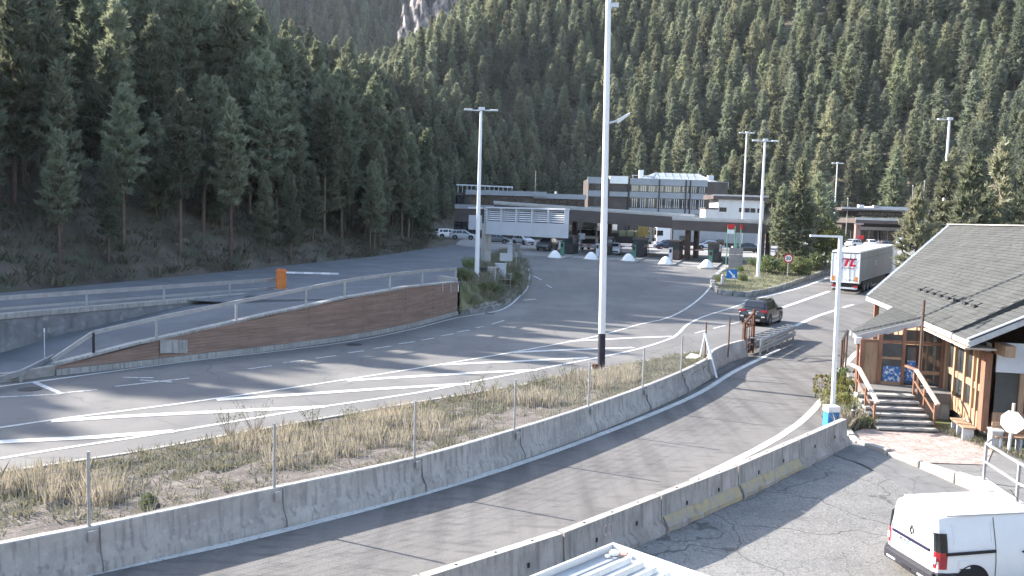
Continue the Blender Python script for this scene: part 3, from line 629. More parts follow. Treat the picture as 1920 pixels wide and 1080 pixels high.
# ---- precast barrier blocks beside the parking lot
joints = [Vector((p.x,p.y,0)) for p in NB]; d0 = (joints[0]-joints[1]).normalized(); joints = [joints[0]+d0*3.4*2, joints[0]+d0*3.4]+joints
PB = [(-.26,-.04),(-.26,.10),(-.13,.30),(-.095,.80),(.095,.80),(.13,.30),(.26,.10),(.26,-.04)]
labs = ['plain weathered barrier block farthest towards the lower left','weathered barrier block just left of the corrugated shed roof','grey barrier block behind the corner of the shed roof','weathered barrier block with faded painted letters','barrier block with a faded yellow foot and broken lower corner','barrier block with a faded yellow foot next to the last plain one','plain grey barrier block nearest the blue box']
for k in range(len(joints)-1):
    a,b = joints[k],joints[k+1]; d = (b-a).normalized(); ln = (b-a).length-.05; t = thing('precast_barrier', labs[k],'barrier block',(*(a+d*.025).xy,0),math.atan2(d.y,d.x),'precast barrier blocks along the parking lot')
    rr = random.Random(k+5); mb = MB(); n = 15; vs = []
    for i in range(n):
        x = ln*i/(n-1); bot = [(-.26,-.04+0),(-.26,.10)]
        for j,(sx,z) in enumerate(PB):
            jx = 0
            if j in (6,7): jx = rr.uniform(-.05,.0) if rr.random()<.5 else 0
            vs.append((x+(rr.uniform(-.008,.008)), -sx-(-jx), z+(rr.uniform(-.006,.006) if 2<j<6 else 0)+(-.2 if j in (0,7) else 0)))
    m = len(PB); mb.add(vs,[(i*m+q,i*m+(q+1)%m,(i+1)*m+(q+1)%m,(i+1)*m+q) for i in range(n-1) for q in range(m)]+[tuple(range(m)),tuple((n-1)*m+q for q in range(m-1,-1,-1))])
    mb.build('block', M_concp, t, smooth=True)
    mb = MB(); mb.box((ln/2,0,.801),(ln-.02,.185,.012)); mb.build('worn_top', M_curb, t)
    for x in (ln*.22,ln*.5,ln*.78): mb = MB(); mb.lathe([(.025,0),(.025,.01)],8,(x,0,.805)); mb.build('lifting_hole', M_black, t)
    for x in (ln*.3,ln*.72): mb = MB(); mb.box((x,-.127,.42),(.05,.02,.09)); mb.build('slot', M_black, t)
    if k in (4,5):
        mb = MB(); mb.add([(.03,-.285,.02),(ln-.03,-.285,.02),(ln-.03,-.280,.12),(.03,-.280,.12),(ln-.03,-.150,.32),(.03,-.150,.32),(ln-.03,-.127,.33),(.03,-.127,.33)],[(0,1,2,3),(3,2,4,5),(5,4,6,7)]); mb.build('yellow_foot', M_yell, t)
    if k == 3: text('CCII','faded_letters',.34,pm('faded_letter_paint',(.55,.50,.47),.9,.2,9,col2=(.4,.37,.35)),t,(ln*.42,-.122,.53),(R(87),0,0),ext=.003,sx=.62,fat=.006)

# kerb wedge closing the foot of the ramp
mb = MB(); kp_ = [Vector((-31.5,21.5,0)),Vector((-26,28.5,0)),Vector((WALL[0].x-.9,WALL[0].y-1.5,0)),Vector((WALL[0].x,WALL[0].y,0))]; vwall(mb,kp_,[-.1]*4,[ramp_z(p.x,p.y)+.12 for p in kp_],.22); tag(mb.build('ramp_kerb',M_curb),'low pale kerb at the foot of the ramp, left of the brown wall','kerb')
# ================================================================== TREES
def conifer(seed, h, r, start, style, tuft, dens, nee=5):
    g = np.random.default_rng(seed); C_=[];Dv=[];Sz=[]; sticks=[]
    z = start*h; gap = (.60 if style=='pine' else .62)*(h/12)
    lean = g.normal(0,.012,2)
    while z < h*.985:
        t = (z-start*h)/(h*(1-start))
        if style=='pine': ln = r*((1-t)**.62)*(.55+.45*min(1,t/.22))*g.uniform(.75,1.15)
        else: ln = r*((1-t)**.80)*g.uniform(.62,1.2)+.12
        nb = int(g.integers(4,7)) if style=='pine' else int(g.integers(6,9)); a0 = g.uniform(0,6.28)
        for b in range(nb):
            if style=='pine' and g.random() < .10: continue
            az = a0+b*6.283/nb+g.normal(0,.2); L = max(.15,ln*g.uniform(.6,1.15)); el = (.10+.75*t+g.normal(0,.10)) if style=='pine' else (-.22+.75*t*t+g.normal(0,.08))
            od = np.array([math.cos(az)*math.cos(el),math.sin(az)*math.cos(el),math.sin(el)]); p0 = np.array([lean[0]*z,lean[1]*z,z+g.normal(0,.05)])
            n = max(3,int(L*dens)); f = g.uniform(.18 if style!='pine' else .28,1.0,n)**.75
            side = np.array([-math.sin(az),math.cos(az),0]); wd = .30*L*(1.05-f)+.14
            droop = (-.06*L*f*f if style!='pine' else .10*L*f*f)
            pos = p0+od*(f*L)[:,None]+side*(g.normal(0,1,n)*wd*.8)[:,None]; pos[:,2] += droop+g.normal(0,.05,n)
            C_.append(pos); Dv.append(np.tile(od*.75+np.array([0,0,.40 if style=='pine' else .12]),(n,1))); Sz.append(tuft*g.uniform(.7,1.25,n)*(1.0 if t<.85 else .75))
            if style=='pine' and L>.5 and g.random()<.5: sticks.append((p0,p0+od*L*.75))
        z += gap*g.uniform(.8,1.2)*(1-.35*t)
    # leader
    m = 14; zz = g.uniform(.93,1.0,m)*h; C_.append(np.stack([lean[0]*zz+g.normal(0,.05,m),lean[1]*zz+g.normal(0,.05,m),zz],1)); Dv.append(np.tile([0,0,1.],(m,1))); Sz.append(np.full(m,tuft*.8))
    C_=np.concatenate(C_);Dv=np.concatenate(Dv);Sz=np.concatenate(Sz); N=len(C_)
    d = np.repeat(Dv,nee,0)+g.normal(0,.55,(N*nee,3)); d/=np.linalg.norm(d,axis=1)[:,None]
    c = np.repeat(C_,nee,0)+g.normal(0,.06,(N*nee,3)); s = np.repeat(Sz,nee)*g.uniform(.7,1.2,N*nee)
    pr = np.cross(d,g.normal(0,1,(N*nee,3))); pr/=np.linalg.norm(pr,axis=1)[:,None]+1e-9
    w = (s*.17)[:,None]; V = np.stack([c-d*(s*.25)[:,None]-pr*w, c-d*(s*.25)[:,None]+pr*w, c+d*(s*.85)[:,None]],1).reshape(-1,3)
    T = np.arange(len(V)).reshape(-1,3)
    crown = npmesh('crown', V, T, (M_needle3 if seed in (23,24) else M_needle) if style=='pine' or seed==23 else M_needle2, False)
    mb = MB(); k = 7; pts = [Vector((lean[0]*q*h,lean[1]*q*h,q*h)) for q in (0-.04,.03,.3,.6,.97)]; rad = [h*.017,h*.0125,h*.0105,h*.0075,.015]
    for i in range(4): mb.rod(pts[i],pts[i+1],rad[i],rad[i+1],k,cap=False)
    for a,b in sticks[:26]: mb.rod(a,b,.03,.008,3,cap=False)
    if style=='pine':
        for q in range(10):
            zz=g.uniform(.12,max(.2,start))*h; az=g.uniform(0,6.28); L=g.uniform(.4,1.2); mb.rod((0,0,zz),(math.cos(az)*L,math.sin(az)*L,zz+g.uniform(-.1,.25)),.022,.005,3,cap=False)
    tmp = mb.build('trunk', M_bark, smooth='all'); trunk = tmp.data; bpy.data.objects.remove(tmp)
    return crown, trunk
PINES = [conifer(11,12,2.0,.24,'pine',.50,19),conifer(12,13,1.9,.36,'pine',.48,20),conifer(13,11,2.25,.16,'pine',.50,19),conifer(14,14,2.15,.32,'pine',.50,19),conifer(15,9,1.8,.12,'pine',.46,19)]
SPRUCES = [conifer(21,14,2.7,.10,'spruce',.95,5,4),conifer(22,15,2.5,.16,'spruce',.95,5,4),conifer(23,13,2.9,.10,'spruce',1.0,5,4),conifer(24,14,2.8,.28,'pine',.85,6,5)]
HS = [12,13,11,14,9,14,15,13,14]; ALLT = PINES+SPRUCES
cand = []   # (x,y,z,variant,scale,rot,side)
sp = 2.9; g = np.random.default_rng(5)
gx,gy = np.meshgrid(np.arange(-210,40,sp),np.arange(8,300,sp)); gx = gx.ravel()+g.uniform(-1.3,1.3,gx.size); gy = gy.ravel()+g.uniform(-1.3,1.3,gy.size)
ins = inside(gx,gy); dl,_ = seg_d(gx,gy,LB); dr,_ = seg_d(gx,gy,[LB[-1]]+RB)
ok = (~ins)&(dl<=dr+4)&(dl>1.2)&(dl<92)&(gx/gy>-1.9)&(gy>10)
ok &= g.random(gx.size) < np.where(dl<5,.62,np.where(dl<14,.80,.82))
gz = terr(gx,gy)
for x,y,z,d in zip(gx[ok],gy[ok],gz[ok],dl[ok]):
    v = int(g.integers(0,4)) if g.random()<.86 else 4
    off = x/y < -.64
    s = g.uniform(.72,1.22)*(.80 if d<5 else 1.0); 
    if d>12 and g.random()<.12: v = 8
    cand.append((x,y,z-.15,v,s*(.70 if off else (1.14 if 82<y<145 else 1.02)),g.uniform(0,6.28),'L'))
sp = 5.8
gx,gy = np.meshgrid(np.arange(-140,250,sp),np.arange(170,500,sp)); gx = gx.ravel()+g.uniform(-1.7,1.7,gx.size); gy = gy.ravel()+g.uniform(-1.7,1.7,gy.size)
ins = inside(gx,gy); dl,_ = seg_d(gx,gy,LB); dr,_ = seg_d(gx,gy,[LB[-1]]+RB); gz = terr(gx,gy)
ok = (~ins)&(dr<dl+4)&(dr>1.5)&(gx/gy<.68)&(gx/gy>-.30)&((gz-6.9)/gy<.30)&(np.hypot(gx-c0.x-1,(gy-290)*.8)>8)
ok &= g.random(gx.size) < np.where(dr<8,.6,.86)
for x,y,z in zip(gx[ok],gy[ok],gz[ok]):
    v = int(g.choice([5,6,7,8],p=[.28,.27,.22,.23])); cand.append((x,y,z-.2,v,g.uniform(.85,1.5),g.uniform(0,6.28),'R'))
# which show largest: walk from near to far and see how much each stands clear of those before it
sky_ = {}; score = []
order = sorted(range(len(cand)), key=lambda i: cand[i][1])
for i in order:
    x,y,z,v,s,ro,sd = cand[i]; px = 960+FPX*x/y; hh = HS[v]*s; top = 402+(px-960)*.0297-FPX*(z+hh-CAMZ)/y; bot = top+FPX*hh/y; w = 3.4*s*FPX/y
    if px < -20 or px > 1935 or bot < 0: continue
    cols = range(int((px-w/2)//6), int((px+w/2)//6)+1); cur = [sky_.get(c_,1080) for c_ in cols]
    vis = sum(max(0,min(cu,bot)-max(top,0)) for cu in cur)*6
    score.append((vis,i))
    for c_ in cols: sky_[c_] = min(sky_.get(c_,1080), top+.12*(bot-top))
score.sort(reverse=True)
NL = 292; chosen = set(i for _,i in score[:NL])
LABT = {'L':('dark green pine on the shaded hillside left of the road','pines on the shaded left hillside'),'R':('sunlit conifer on the mountainside behind the toll plaza','conifers on the sunlit mountainside')}
def plant(name, label, group, loc, v, s, ro, cat='tree'):
    t = thing(name,label,cat,loc,ro,group); t.scale = (s,s,s)
    link('trunk',ALLT[v][1],t); link('crown',ALLT[v][0],t); return t
for i in sorted(chosen):
    x,y,z,v,s,ro,sd = cand[i]; plant('pine_tree' if sd=='L' else 'conifer_tree', LABT[sd][0], LABT[sd][1], (x,y,z), v, s, ro)
# trees with a place of their own
def solo(px, py, top, v, label, name='conifer_tree', Y=None, z=None):
    p = P(px,py) if Y is None else Vector((D(px,py,Y).x,Y,z))
    hh = D(px,top,p.y).z-p.z; return plant(name,label,None,(p.x,p.y,p.z+.25 if Y is None else p.z),v,hh/HS[v],px*.37)
solo(1458,506,352,8,'bushy pine on the island just right of the second lamp mast')
solo(1492,507,306,7,'tallest conifer of the island behind the round speed sign')
solo(1524,503,330,8,'broad conifer on the island between the tall one and the trailer')
solo(1476,500,360,7,'conifer half hidden between the bushy pine and the tallest one on the island')
solo(1548,497,352,5,'slender conifer at the right end of the island behind the trailer')
for k,(px,top,Y,v,lb) in enumerate([(1722,352,70,8,'small pine peeping over the left end of the house roof'),(1772,296,82,0,'round-topped pine behind the peak of the house roof'),(1822,282,78,8,'broad pine right behind the grey house roof'),(1868,262,84,8,'tall pine behind the grey house roof, second from the right edge'),(1912,292,76,0,'pine behind the house roof at the right edge of the picture')]):
    solo(px,430,top,v,lb,'pine_tree',Y=Y,z=0.3)
# ---- all the other trees of the wood: one mass, instanced on points
rest = [c_ for i,c_ in enumerate(cand) if i not in chosen]
sp = 8.5; gx,gy = np.meshgrid(np.arange(-330,110,sp),np.arange(520,930,sp)); gx = gx.ravel()+g.uniform(-3,3,gx.size); gy = gy.ravel()+g.uniform(-3,3,gy.size)
gz = 30+(gy-515)*.62+np.sin(gx*.02)*18+np.sin(gx*.051+gy*.03)*9+np.maximum(0,-(gx+140))*.25
ok = (gx/gy>-.40)&(gx/gy<.12)&((gz-6.9)/gy<.30)
for x,y,z in zip(gx[ok],gy[ok],gz[ok]): rest.append((x,y,z-.5,int(g.choice([5,6,7])),g.uniform(1.0,1.5),g.uniform(0,6.28),'F'))
pv = np.array([c_[:3] for c_ in rest]); fme = bpy.data.meshes.new('forest'); fme.vertices.add(len(pv)); fme.vertices.foreach_set('co',pv.astype(np.float32).ravel())
for nm,ty,dat in (('variant','INT',[c_[3] for c_ in rest]),('tsize','FLOAT',[c_[4] for c_ in rest]),('turn','FLOAT',[c_[5] for c_ in rest])):
    fme.attributes.new(nm,ty,'POINT').data.foreach_set('value', np.array(dat,np.int32 if ty=='INT' else np.float32))
fo = link('forest',fme); tag(fo,'dense conifer wood covering both mountainsides behind the nearer trees','forest',kind='stuff')
srcs = []
for k,(cr,tr) in enumerate(ALLT):
    bmj = bmesh.new(); bmj.from_mesh(cr); n0 = len(bmj.faces); bmj.from_mesh(tr); bmj.faces.ensure_lookup_table()
    for f_ in bmj.faces[n0:]: f_.material_index = 1
    me = bpy.data.meshes.new('wood_tree'); bmj.to_mesh(me); bmj.free(); me.materials.append(cr.materials[0]); me.materials.append(M_bark); srcs.append(bpy.data.objects.new('wood_tree',me))
ng = bpy.data.node_groups.new('forest','GeometryNodeTree'); ng.interface.new_socket('Geometry',in_out='INPUT',socket_type='NodeSocketGeometry'); ng.interface.new_socket('Geometry',in_out='OUTPUT',socket_type='NodeSocketGeometry')
N = ng.nodes; K = ng.links; gi = N.new('NodeGroupInput'); go = N.new('NodeGroupOutput'); ip = N.new('GeometryNodeInstanceOnPoints'); ji = N.new('GeometryNodeJoinGeometry')
for s_ in reversed(srcs):
    oi = N.new('GeometryNodeObjectInfo'); oi.inputs['Object'].default_value = s_; oi.inputs['As Instance'].default_value = True; K.new(oi.outputs['Geometry'],ji.inputs[0])
def attr(nm, ty):
    a = N.new('GeometryNodeInputNamedAttribute'); a.data_type = ty; a.inputs['Name'].default_value = nm; return a.outputs['Attribute']
cx_ = N.new('ShaderNodeCombineXYZ'); K.new(attr('turn','FLOAT'),cx_.inputs[2]); 
K.new(gi.outputs[0],ip.inputs['Points']); K.new(ji.outputs[0],ip.inputs['Instance']); ip.inputs['Pick Instance'].default_value = True
K.new(attr('variant','INT'),ip.inputs['Instance Index']); K.new(cx_.outputs[0],ip.inputs['Rotation']); K.new(attr('tsize','FLOAT'),ip.inputs['Scale']); K.new(ip.outputs[0],go.inputs[0])
fo.modifiers.new('forest','NODES').node_group = ng
# ---- leafy bushes
def bush_mesh(seed, r, h, n, leaf, mat, lobes=6):
    g = np.random.default_rng(seed); cs = np.stack([g.normal(0,.45*r,lobes),g.normal(0,.45*r,lobes),g.uniform(.3,.75,lobes)*h],1); rs = g.uniform(.35,.6,lobes)*r
    k = g.integers(0,lobes,n); u = g.normal(0,1,(n,3)); u/=np.linalg.norm(u,axis=1)[:,None]; c = cs[k]+u*(rs[k]*g.uniform(.55,1.05,n))[:,None]; c[:,2] = np.abs(c[:,2])*np.minimum(1,h/(np.abs(c[:,2])+1e-6)) if False else np.clip(c[:,2],.03,h)
    d = u+g.normal(0,.5,(n,3)); d/=np.linalg.norm(d,axis=1)[:,None]; pr = np.cross(d,g.normal(0,1,(n,3))); pr/=np.linalg.norm(pr,axis=1)[:,None]
    s = (leaf*g.uniform(.6,1.3,n))[:,None]; V = np.stack([c-d*s*.5,c+pr*s*.32,c+d*s*.5,c-pr*s*.32],1).reshape(-1,3)
    return npmesh('foliage',V,np.arange(len(V)).reshape(-1,4),mat,False)
BUSH = [bush_mesh(1,1.0,1.1,1500,.13,M_bush),bush_mesh(2,1.0,1.3,1500,.13,M_bush),bush_mesh(3,1.0,1.0,1400,.14,M_leaf)]
def stems(r,h,seed):
    g_ = random.Random(seed); mb = MB()
    for k in range(7): a = g_.uniform(0,6.28); q = g_.uniform(.2,.6)*r; mb.rod((0,0,-.05),(math.cos(a)*q,math.sin(a)*q,h*g_.uniform(.5,.8)),.02,.006,4,cap=False)
    o = mb.build('stems',M_bark); me = o.data; bpy.data.objects.remove(o); return me
STEMS = stems(1,1.1,4)
def bush(p, s, k, label, sz=None, group=None, name='shrub'):
    t = thing(name,label,'shrub',p,p[0]*3.1,group); t.scale = (s,s,sz or s); link('foliage',BUSH[k],t); link('stems',STEMS,t); return t
# broad-leaved tree beside the trailer: limbs and leaf clumps
p = P(1546,505); t = thing('broadleaf_tree','yellow-green broadleaf tree left of the lorry trailer','tree',(p.x,p.y,p.z+.2))
mb = MB(); mb.rod((0,0,-.2),(.1,0,1.6),.16,.11,8,cap=False); g_ = random.Random(9); tips = []
for k in range(7):
    a = k*.9; q = Vector((math.cos(a)*1.3,math.sin(a)*1.3,3.0+g_.uniform(-.3,1.0))); mb.rod((.1,0,1.4+.1*k),q,.07,.02,5,cap=False); tips.append(q)
mb.build('trunk',M_bark,t); g2 = np.random.default_rng(31); V = []
for q in tips+[Vector((0,0,4.6)),Vector((.3,-.3,2.4))]:
    n = 420; u = g2.normal(0,1,(n,3)); u/=np.linalg.norm(u,axis=1)[:,None]; c = np.array(q)+u*(g2.uniform(.5,1.1,n))[:,None]*.95; d = u+g2.normal(0,.5,(n,3)); d/=np.linalg.norm(d,axis=1)[:,None]; pr = np.cross(d,g2.normal(0,1,(n,3))); pr/=np.linalg.norm(pr,axis=1)[:,None]; s = .13
    V.append(np.stack([c-d*s,c+pr*s*.6,c+d*s,c-pr*s*.6],1).reshape(-1,3))
V = np.concatenate(V); link('crown',npmesh('crown',V,np.arange(len(V)).reshape(-1,4),M_leaf,False),t)
# ================================================================== TOLL PLAZA
TD = Vector((.34,.94,0)).normalized(); TA = math.atan2(TD.y,TD.x)        # direction of the toll lanes
DOME = [P(*q) for q in [(1040,485),(1108,488),(1178,491),(1248,497),(1325,503)]]
ordn = ['leftmost','second from the left','third from the left','fourth from the left','rightmost']
def gz_(p): return G(p.x,p.y)
for k,p in enumerate(DOME):
    z = gz_(p)
    mb = MB(); c = p+TD*6.2; poly = []
    for s_,w in ((-.9,.55),(0,1.0),(12.5,1.0),(13.2,.6)):
        poly.append((s_,w))
    pl = [(a,b) for a,b in poly]+[(a,-b) for a,b in poly[::-1]]; t = thing('toll_island','low kerbed toll island, %s of the five'%ordn[k],'traffic island',(p.x,p.y,0),TA,'toll lane islands')
    vs = []; n = len(pl)
    for zz in (-.1,.17):
        for a,b in pl: q = p+TD*a+Vector((-TD.y,TD.x,0))*b; vs.append((a,b,G(q.x,q.y)+zz))
    mb.add(vs,[tuple(range(n-1,-1,-1)),tuple(range(n,2*n))]+[(i,(i+1)%n,n+(i+1)%n,n+i) for i in range(n)]); mb.build('kerb_body',M_conc,t)
    mb = MB(); mb.add([(a*.98,b*.86,v[2]+.005) for (a,b),v in zip(pl,vs[n:])],[tuple(range(n))]); mb.build('paving',M_plaza,t)
    d = MB(); d.lathe([(.84,-.25),(.84,.10),(.78,.2),(.62,.46),(.44,.70),(.24,.88),(.09,.93)],18); o = d.build('crash_dome',M_white,None,smooth=True); o.location = (p.x,p.y,z+.05); tag(o,'white bell-shaped crash dome at the nose of the toll island, %s'%ordn[k],'crash dome','white crash domes')
# booths
for k,p in enumerate(DOME):
    c = p+TD*6.6; z = G(c.x,c.y)+.17; t = thing('toll_booth','dark glazed toll booth on the island, %s of the five'%ordn[k],'toll booth',(c.x,c.y,z),TA,'toll booths')
    mb = MB(); mb.box((0,0,.55),(2.6,1.25,1.1)); mb.build('base_panel',M_brown if k in (3,) else M_dark,t)
    for s_ in (-1,1): mb = MB(); mb.box((0,s_*.6,1.55),(2.4,.05,.9)); mb.build('side_window',M_glassd,t)
    for s_ in (-1,1): mb = MB(); mb.box((s_*1.25,0,1.55),(.05,1.1,.9)); mb.build('end_window',M_glass,t)
    for a in (-1.27,1.27):
        for b in (-.6,.6): mb = MB(); mb.box((a,b,1.55),(.09,.09,.92)); mb.build('corner_post',M_dark,t)
    mb = MB(); mb.box((0,0,2.12),(2.9,1.5,.22)); mb.build('roof',M_cbrown,t)
    # payment column and striped arm in front of the booth
    c = p+TD*3.0; z = G(c.x,c.y)+.17; t = thing('ticket_column','slim ticket column ahead of the toll booth, %s lane island'%ordn[k],'ticket machine',(c.x,c.y,z),TA,'ticket columns')
    mb = MB(); mb.box((0,0,.8),(.35,.4,1.6)); mb.build('column_body',M_lgrey if k%2 else M_green,t,bevel=.03); mb = MB(); mb.box((-.18,0,1.2),(.02,.28,.4)); mb.build('column_panel',M_black,t); mb = MB(); mb.box((0,0,1.66),(.42,.46,.08)); mb.build('column_hood',M_dark,t)
    c = p+TD*9.6; z = G(c.x,c.y)+.17; t = thing('lane_barrier','toll lane boom barrier with raised cabinet, %s lane'%ordn[k],'barrier gate',(c.x,c.y,z),TA,'toll lane booms')
    mb = MB(); mb.box((0,0,.5),(.35,.35,1.0)); mb.build('cabinet',M_orange if k==2 else M_lgrey,t)
    for q in range(5): mb = MB(); mb.beam((-.2,-.2-q*.55,.9),(-.2,-.75-q*.55,.9),.05,.1); mb.build('boom_band',M_white if q%2 else M_red,t)
# signs standing at the far ends of the islands
for k,p in enumerate(DOME):
    c = p+TD*11.6; t = thing('lane_sign','rectangular lane sign on a post behind the toll booth, %s lane'%ordn[k],'road sign',(c.x,c.y,G(c.x,c.y)+.17),TA-math.pi/2,'signs behind the toll booths')
    mb = MB(); mb.rod((0,0,-.1),(0,0,2.3+.2*(k%2)),.05,n=8); mb.build('post',M_galv,t); mb = MB(); mb.box((0,-.07,1.9+.2*(k%2)),(.9,.05,.8)); mb.build('sign_plate',(M_lgrey,M_dark,M_white,M_grey,M_lgrey)[k],t)
c = D(1206,430,124); t = thing('yellow_panel','yellow information panel hanging under the toll canopy','sign',(c.x,124,2.3),R(-15)); mb = MB(); mb.b2((-.7,0,2.0),(.7,.12,4.6)); mb.build('panel',pm('ochre_panel',(.45,.33,.10),.7,.15,2),t)
for x in (-.6,.6): mb = MB(); mb.rod((x,.18,-.1),(x,.18,4.7),.06,n=6); mb.build('post',M_galv,t)
# canopies
def canopy(name, label, a, b, depth, th, cols):
    d = (b-a); dh = Vector((d.x,d.y,0)); L = dh.length; rz = math.atan2(dh.y,dh.x); t = thing(name,label,'canopy',(a.x,a.y,G(a.x,a.y)),rz); za = a.z-G(a.x,a.y); zb = b.z-G(a.x,a.y)
    def hexa(x0,x1,y0,y1,o0,o1,mat,nm):
        f = lambda x: za+(zb-za)*x/L
        vs = [(x,y,f(x)+o) for o in (o0,o1) for x,y in ((x0,y0),(x1,y0),(x1,y1),(x0,y1))]
        mb = MB(); mb.add(vs,[(3,2,1,0),(4,5,6,7),(0,1,5,4),(1,2,6,5),(2,3,7,6),(3,0,4,7)]); return mb.build(nm,mat,t)
    hexa(0,L,.05,depth,-.45,-.05,M_cband,'roof_slab'); hexa(-.05,L+.05,-.02,.05,-.30,.0,M_cband,'light_edge'); hexa(0,L,.06,.22,-th,-.31,M_cbrown,'front_fascia'); hexa(0,L,depth-.2,depth,-th,-.46,M_cbrown,'back_fascia')
    hexa(-.02,.2,.23,depth-.21,-th,-.46,M_cbrown,'side_fascia'); hexa(L-.2,L+.02,.23,depth-.21,-th,-.46,M_cbrown,'side_fascia')
    n = int(L/4)
    for k in range(1,n): hexa(L*k/n-.12,L*k/n+.12,.23,depth-.22,-th+.1,-.46,M_cbrown,'cross_beam')
    for x in cols:
        for y in (2.2,depth-2.2):
            q = Matrix.Rotation(rz,3,'Z')@Vector((x,y,0)); g0 = G(a.x+q.x,a.y+q.y)-G(a.x,a.y); f = za+(zb-za)*x/L-th+.1
            mb = MB(); mb.box((x,y,(g0-.1+f)/2),(.5,.9,f-g0+.1)); mb.build('column',M_brown,t)
    return t
canopy('toll_canopy','long brown canopy over the left toll lanes',D(926,376.5,114),D(1302,402,107.5),10,1.9,(9.2,14.0,))
canopy('toll_canopy','lower brown canopy section over the right toll lanes',D(1261,405.5,105.6),D(1428,412,101),8.5,1.6,(1.4,10.2))
# traffic signals standing at the right lane
c = P(1380,500); t = thing('lane_signal','green steel signal frame with red lights beside the right toll lane','traffic signal',(c.x,c.y+1.5,G(c.x,c.y)),R(-10))
for x in (-.75,.1,.75): mb = MB(); mb.rod((x,0,-.1),(x,0,4.6),.07,n=8); mb.build('post',M_green,t)
for x,w in ((-.4,.8),(.75,.25)): mb = MB(); mb.box((x,-.12,4.55),(w,.16,.5)); mb.build('red_lamp_box',M_red,t)
mb = MB(); mb.box((-.4,-.21,3.95),(.75,.05,.5)); mb.build('white_plate',M_white,t)
c = P(1378,512); t = thing('road_sign','grey back of a large rectangular road sign at the island nose','road sign',(c.x,c.y,G(c.x,c.y)+.3),R(-8))
mb = MB(); mb.rod((0,.06,-.2),(0,.06,3.4),.06); mb.build('post',M_green,t)
for k in range(3): mb = MB(); mb.box((0,-.03,.62+k*.72),(1.45,.05,.69)); mb.build('sign_plank',M_brown if False else pm('sign_back_grey%d'%k,(.30,.275,.27),.7,.1,2),t)
c = P(1371,536); t = thing('direction_sign','small blue sign with a white arrow at the island nose','road sign',(c.x,c.y,G(c.x,c.y)+.3),R(-12))
mb = MB(); mb.rod((0,.05,-.2),(0,.05,1.2),.035); mb.build('post',M_galv,t); mb = MB(); mb.box((0,0,.85),(1.0,.035,.9)); mb.build('sign_plate',M_signb,t)
mb = MB(); mb.beam((-.28,-.03,1.16),(.2,-.03,.62),.02,.13); mb.add([(.34,-.032,.45),(-.02,-.032,.52),(.26,-.032,.84)],[(0,1,2)]); mb.build('arrow',M_white,t)
c = P(1354,541); t = thing('marker_post','white rounded marker post at the tip of the island','bollard',(c.x,c.y,G(c.x,c.y)+.3)); mb = MB(); mb.lathe([(.16,-.1),(.16,.85),(.12,1.0),(.05,1.06)],12); mb.build('post_body',M_fascia,t,smooth=True); mb = MB(); mb.lathe([(.165,.6),(.165,.75)],12); mb.build('reflector_band',M_lgrey,t)
# round speed sign
c = P(1476,527); t = thing('speed_sign','round red-rimmed 50 speed limit sign on the island kerb','road sign',(c.x,c.y,G(c.x,c.y)+.3),R(-14))
mb = MB(); mb.rod((0,.05,-.2),(0,.05,2.3),.04); mb.build('post',M_galv,t); mb = MB(); mb.rod((0,.0,2.0),(0,.03,2.0),.46,n=24); mb.build('red_rim',M_red,t); mb = MB(); mb.rod((0,-.008,2.0),(0,-.001,2.0),.34,n=24); mb.build('white_disc',M_white,t)
text('50','numerals',.46,M_black,t,(0,-.014,2.0),(R(90),0,0),ext=.003,fat=.01)
# kerb stones round the island nose and along its edge
t = thing('island_kerb','rough stone kerb round the planted island by the toll lanes','kerb')
path = spline([Vector((p.x,p.y,0)) for p in ISL[::-1]]+[Vector((p.x,p.y,0)) for p in ISR]+[Vector((39.5,102.8,0))],.9)
for k,(a,b) in enumerate(zip(path[:-1],path[1:])):
    m_ = (a+b)/2; d = (b-a); mb = MB(); r_ = random.Random(k); w = .45 if k<16 else .28
    mb.box((0,0,.15),(d.length-.04,w,.55+r_.uniform(-.08,.1)),0); o = mb.build('kerb_stone',M_fascia if k<9 else M_stone,t,bevel=.05); o.location = (m_.x,m_.y,G(m_.x,m_.y)); o.rotation_euler = (r_.uniform(-.04,.04),0,math.atan2(d.y,d.x)+r_.uniform(-.05,.05))
# ================================================================== GANTRY on the left verge
ga_ = D(912,388,82); gb_ = D(1060,392,75); gd_ = Vector((gb_.x-ga_.x,gb_.y-ga_.y,0)); GL = gd_.length; grz = math.atan2(gd_.y,gd_.x)
zt = 7.55; zm = hgt(985,417,(ga_+gb_)/2); zb = 5.0
t = thing('sign_gantry','large pale grey cantilever gantry with louvres over the carriageway','gantry',(ga_.x,ga_.y,0),grz)
mb = MB(); mb.b2((0,0,zb),(GL,.5,zm)); mb.build('lower_panel',M_grey,t)
mb = MB(); mb.b2((-.05,-.05,zt-.16),(GL+.05,.55,zt)); mb.build('top_rail',M_lgrey,t)
NBAY = 5
for k in range(NBAY+1): x = GL*k/NBAY; mb = MB(); mb.b2((max(0,x-.07),-.03,zm+.003),(min(GL,x+.07)+.001,.5,zt-.165)); mb.build('mullion',M_lgrey,t)
mb = MB(); mb.b2((.08,.44,zm+.004),(GL-.08,.48,zt-.17)); mb.build('back_screen',M_dark,t)
for k in range(NBAY):
    for j in range(6):
        z = zm+.08+(zt-.2-zm-.1)*j/5.6; mb = MB(); mb.box((GL*(k+.5)/NBAY,.2,z+.06),(GL/NBAY-.16,.03,.12),0,None,('X',R(-25))); mb.build('louvre_slat',M_lgrey,t)
def gloc(px, py):   # photo point carried to the gantry plane
    p = D(px,py,80); q = Matrix.Rotation(-grz,3,'Z')@(p-Vector((ga_.x,ga_.y,0))); return q
mb = MB(); q = gloc(905,540); mb.b2((-.55,.0,-.3),(.02-.05,.75,zt-.05)); mb.build('pillar',M_conc,t)
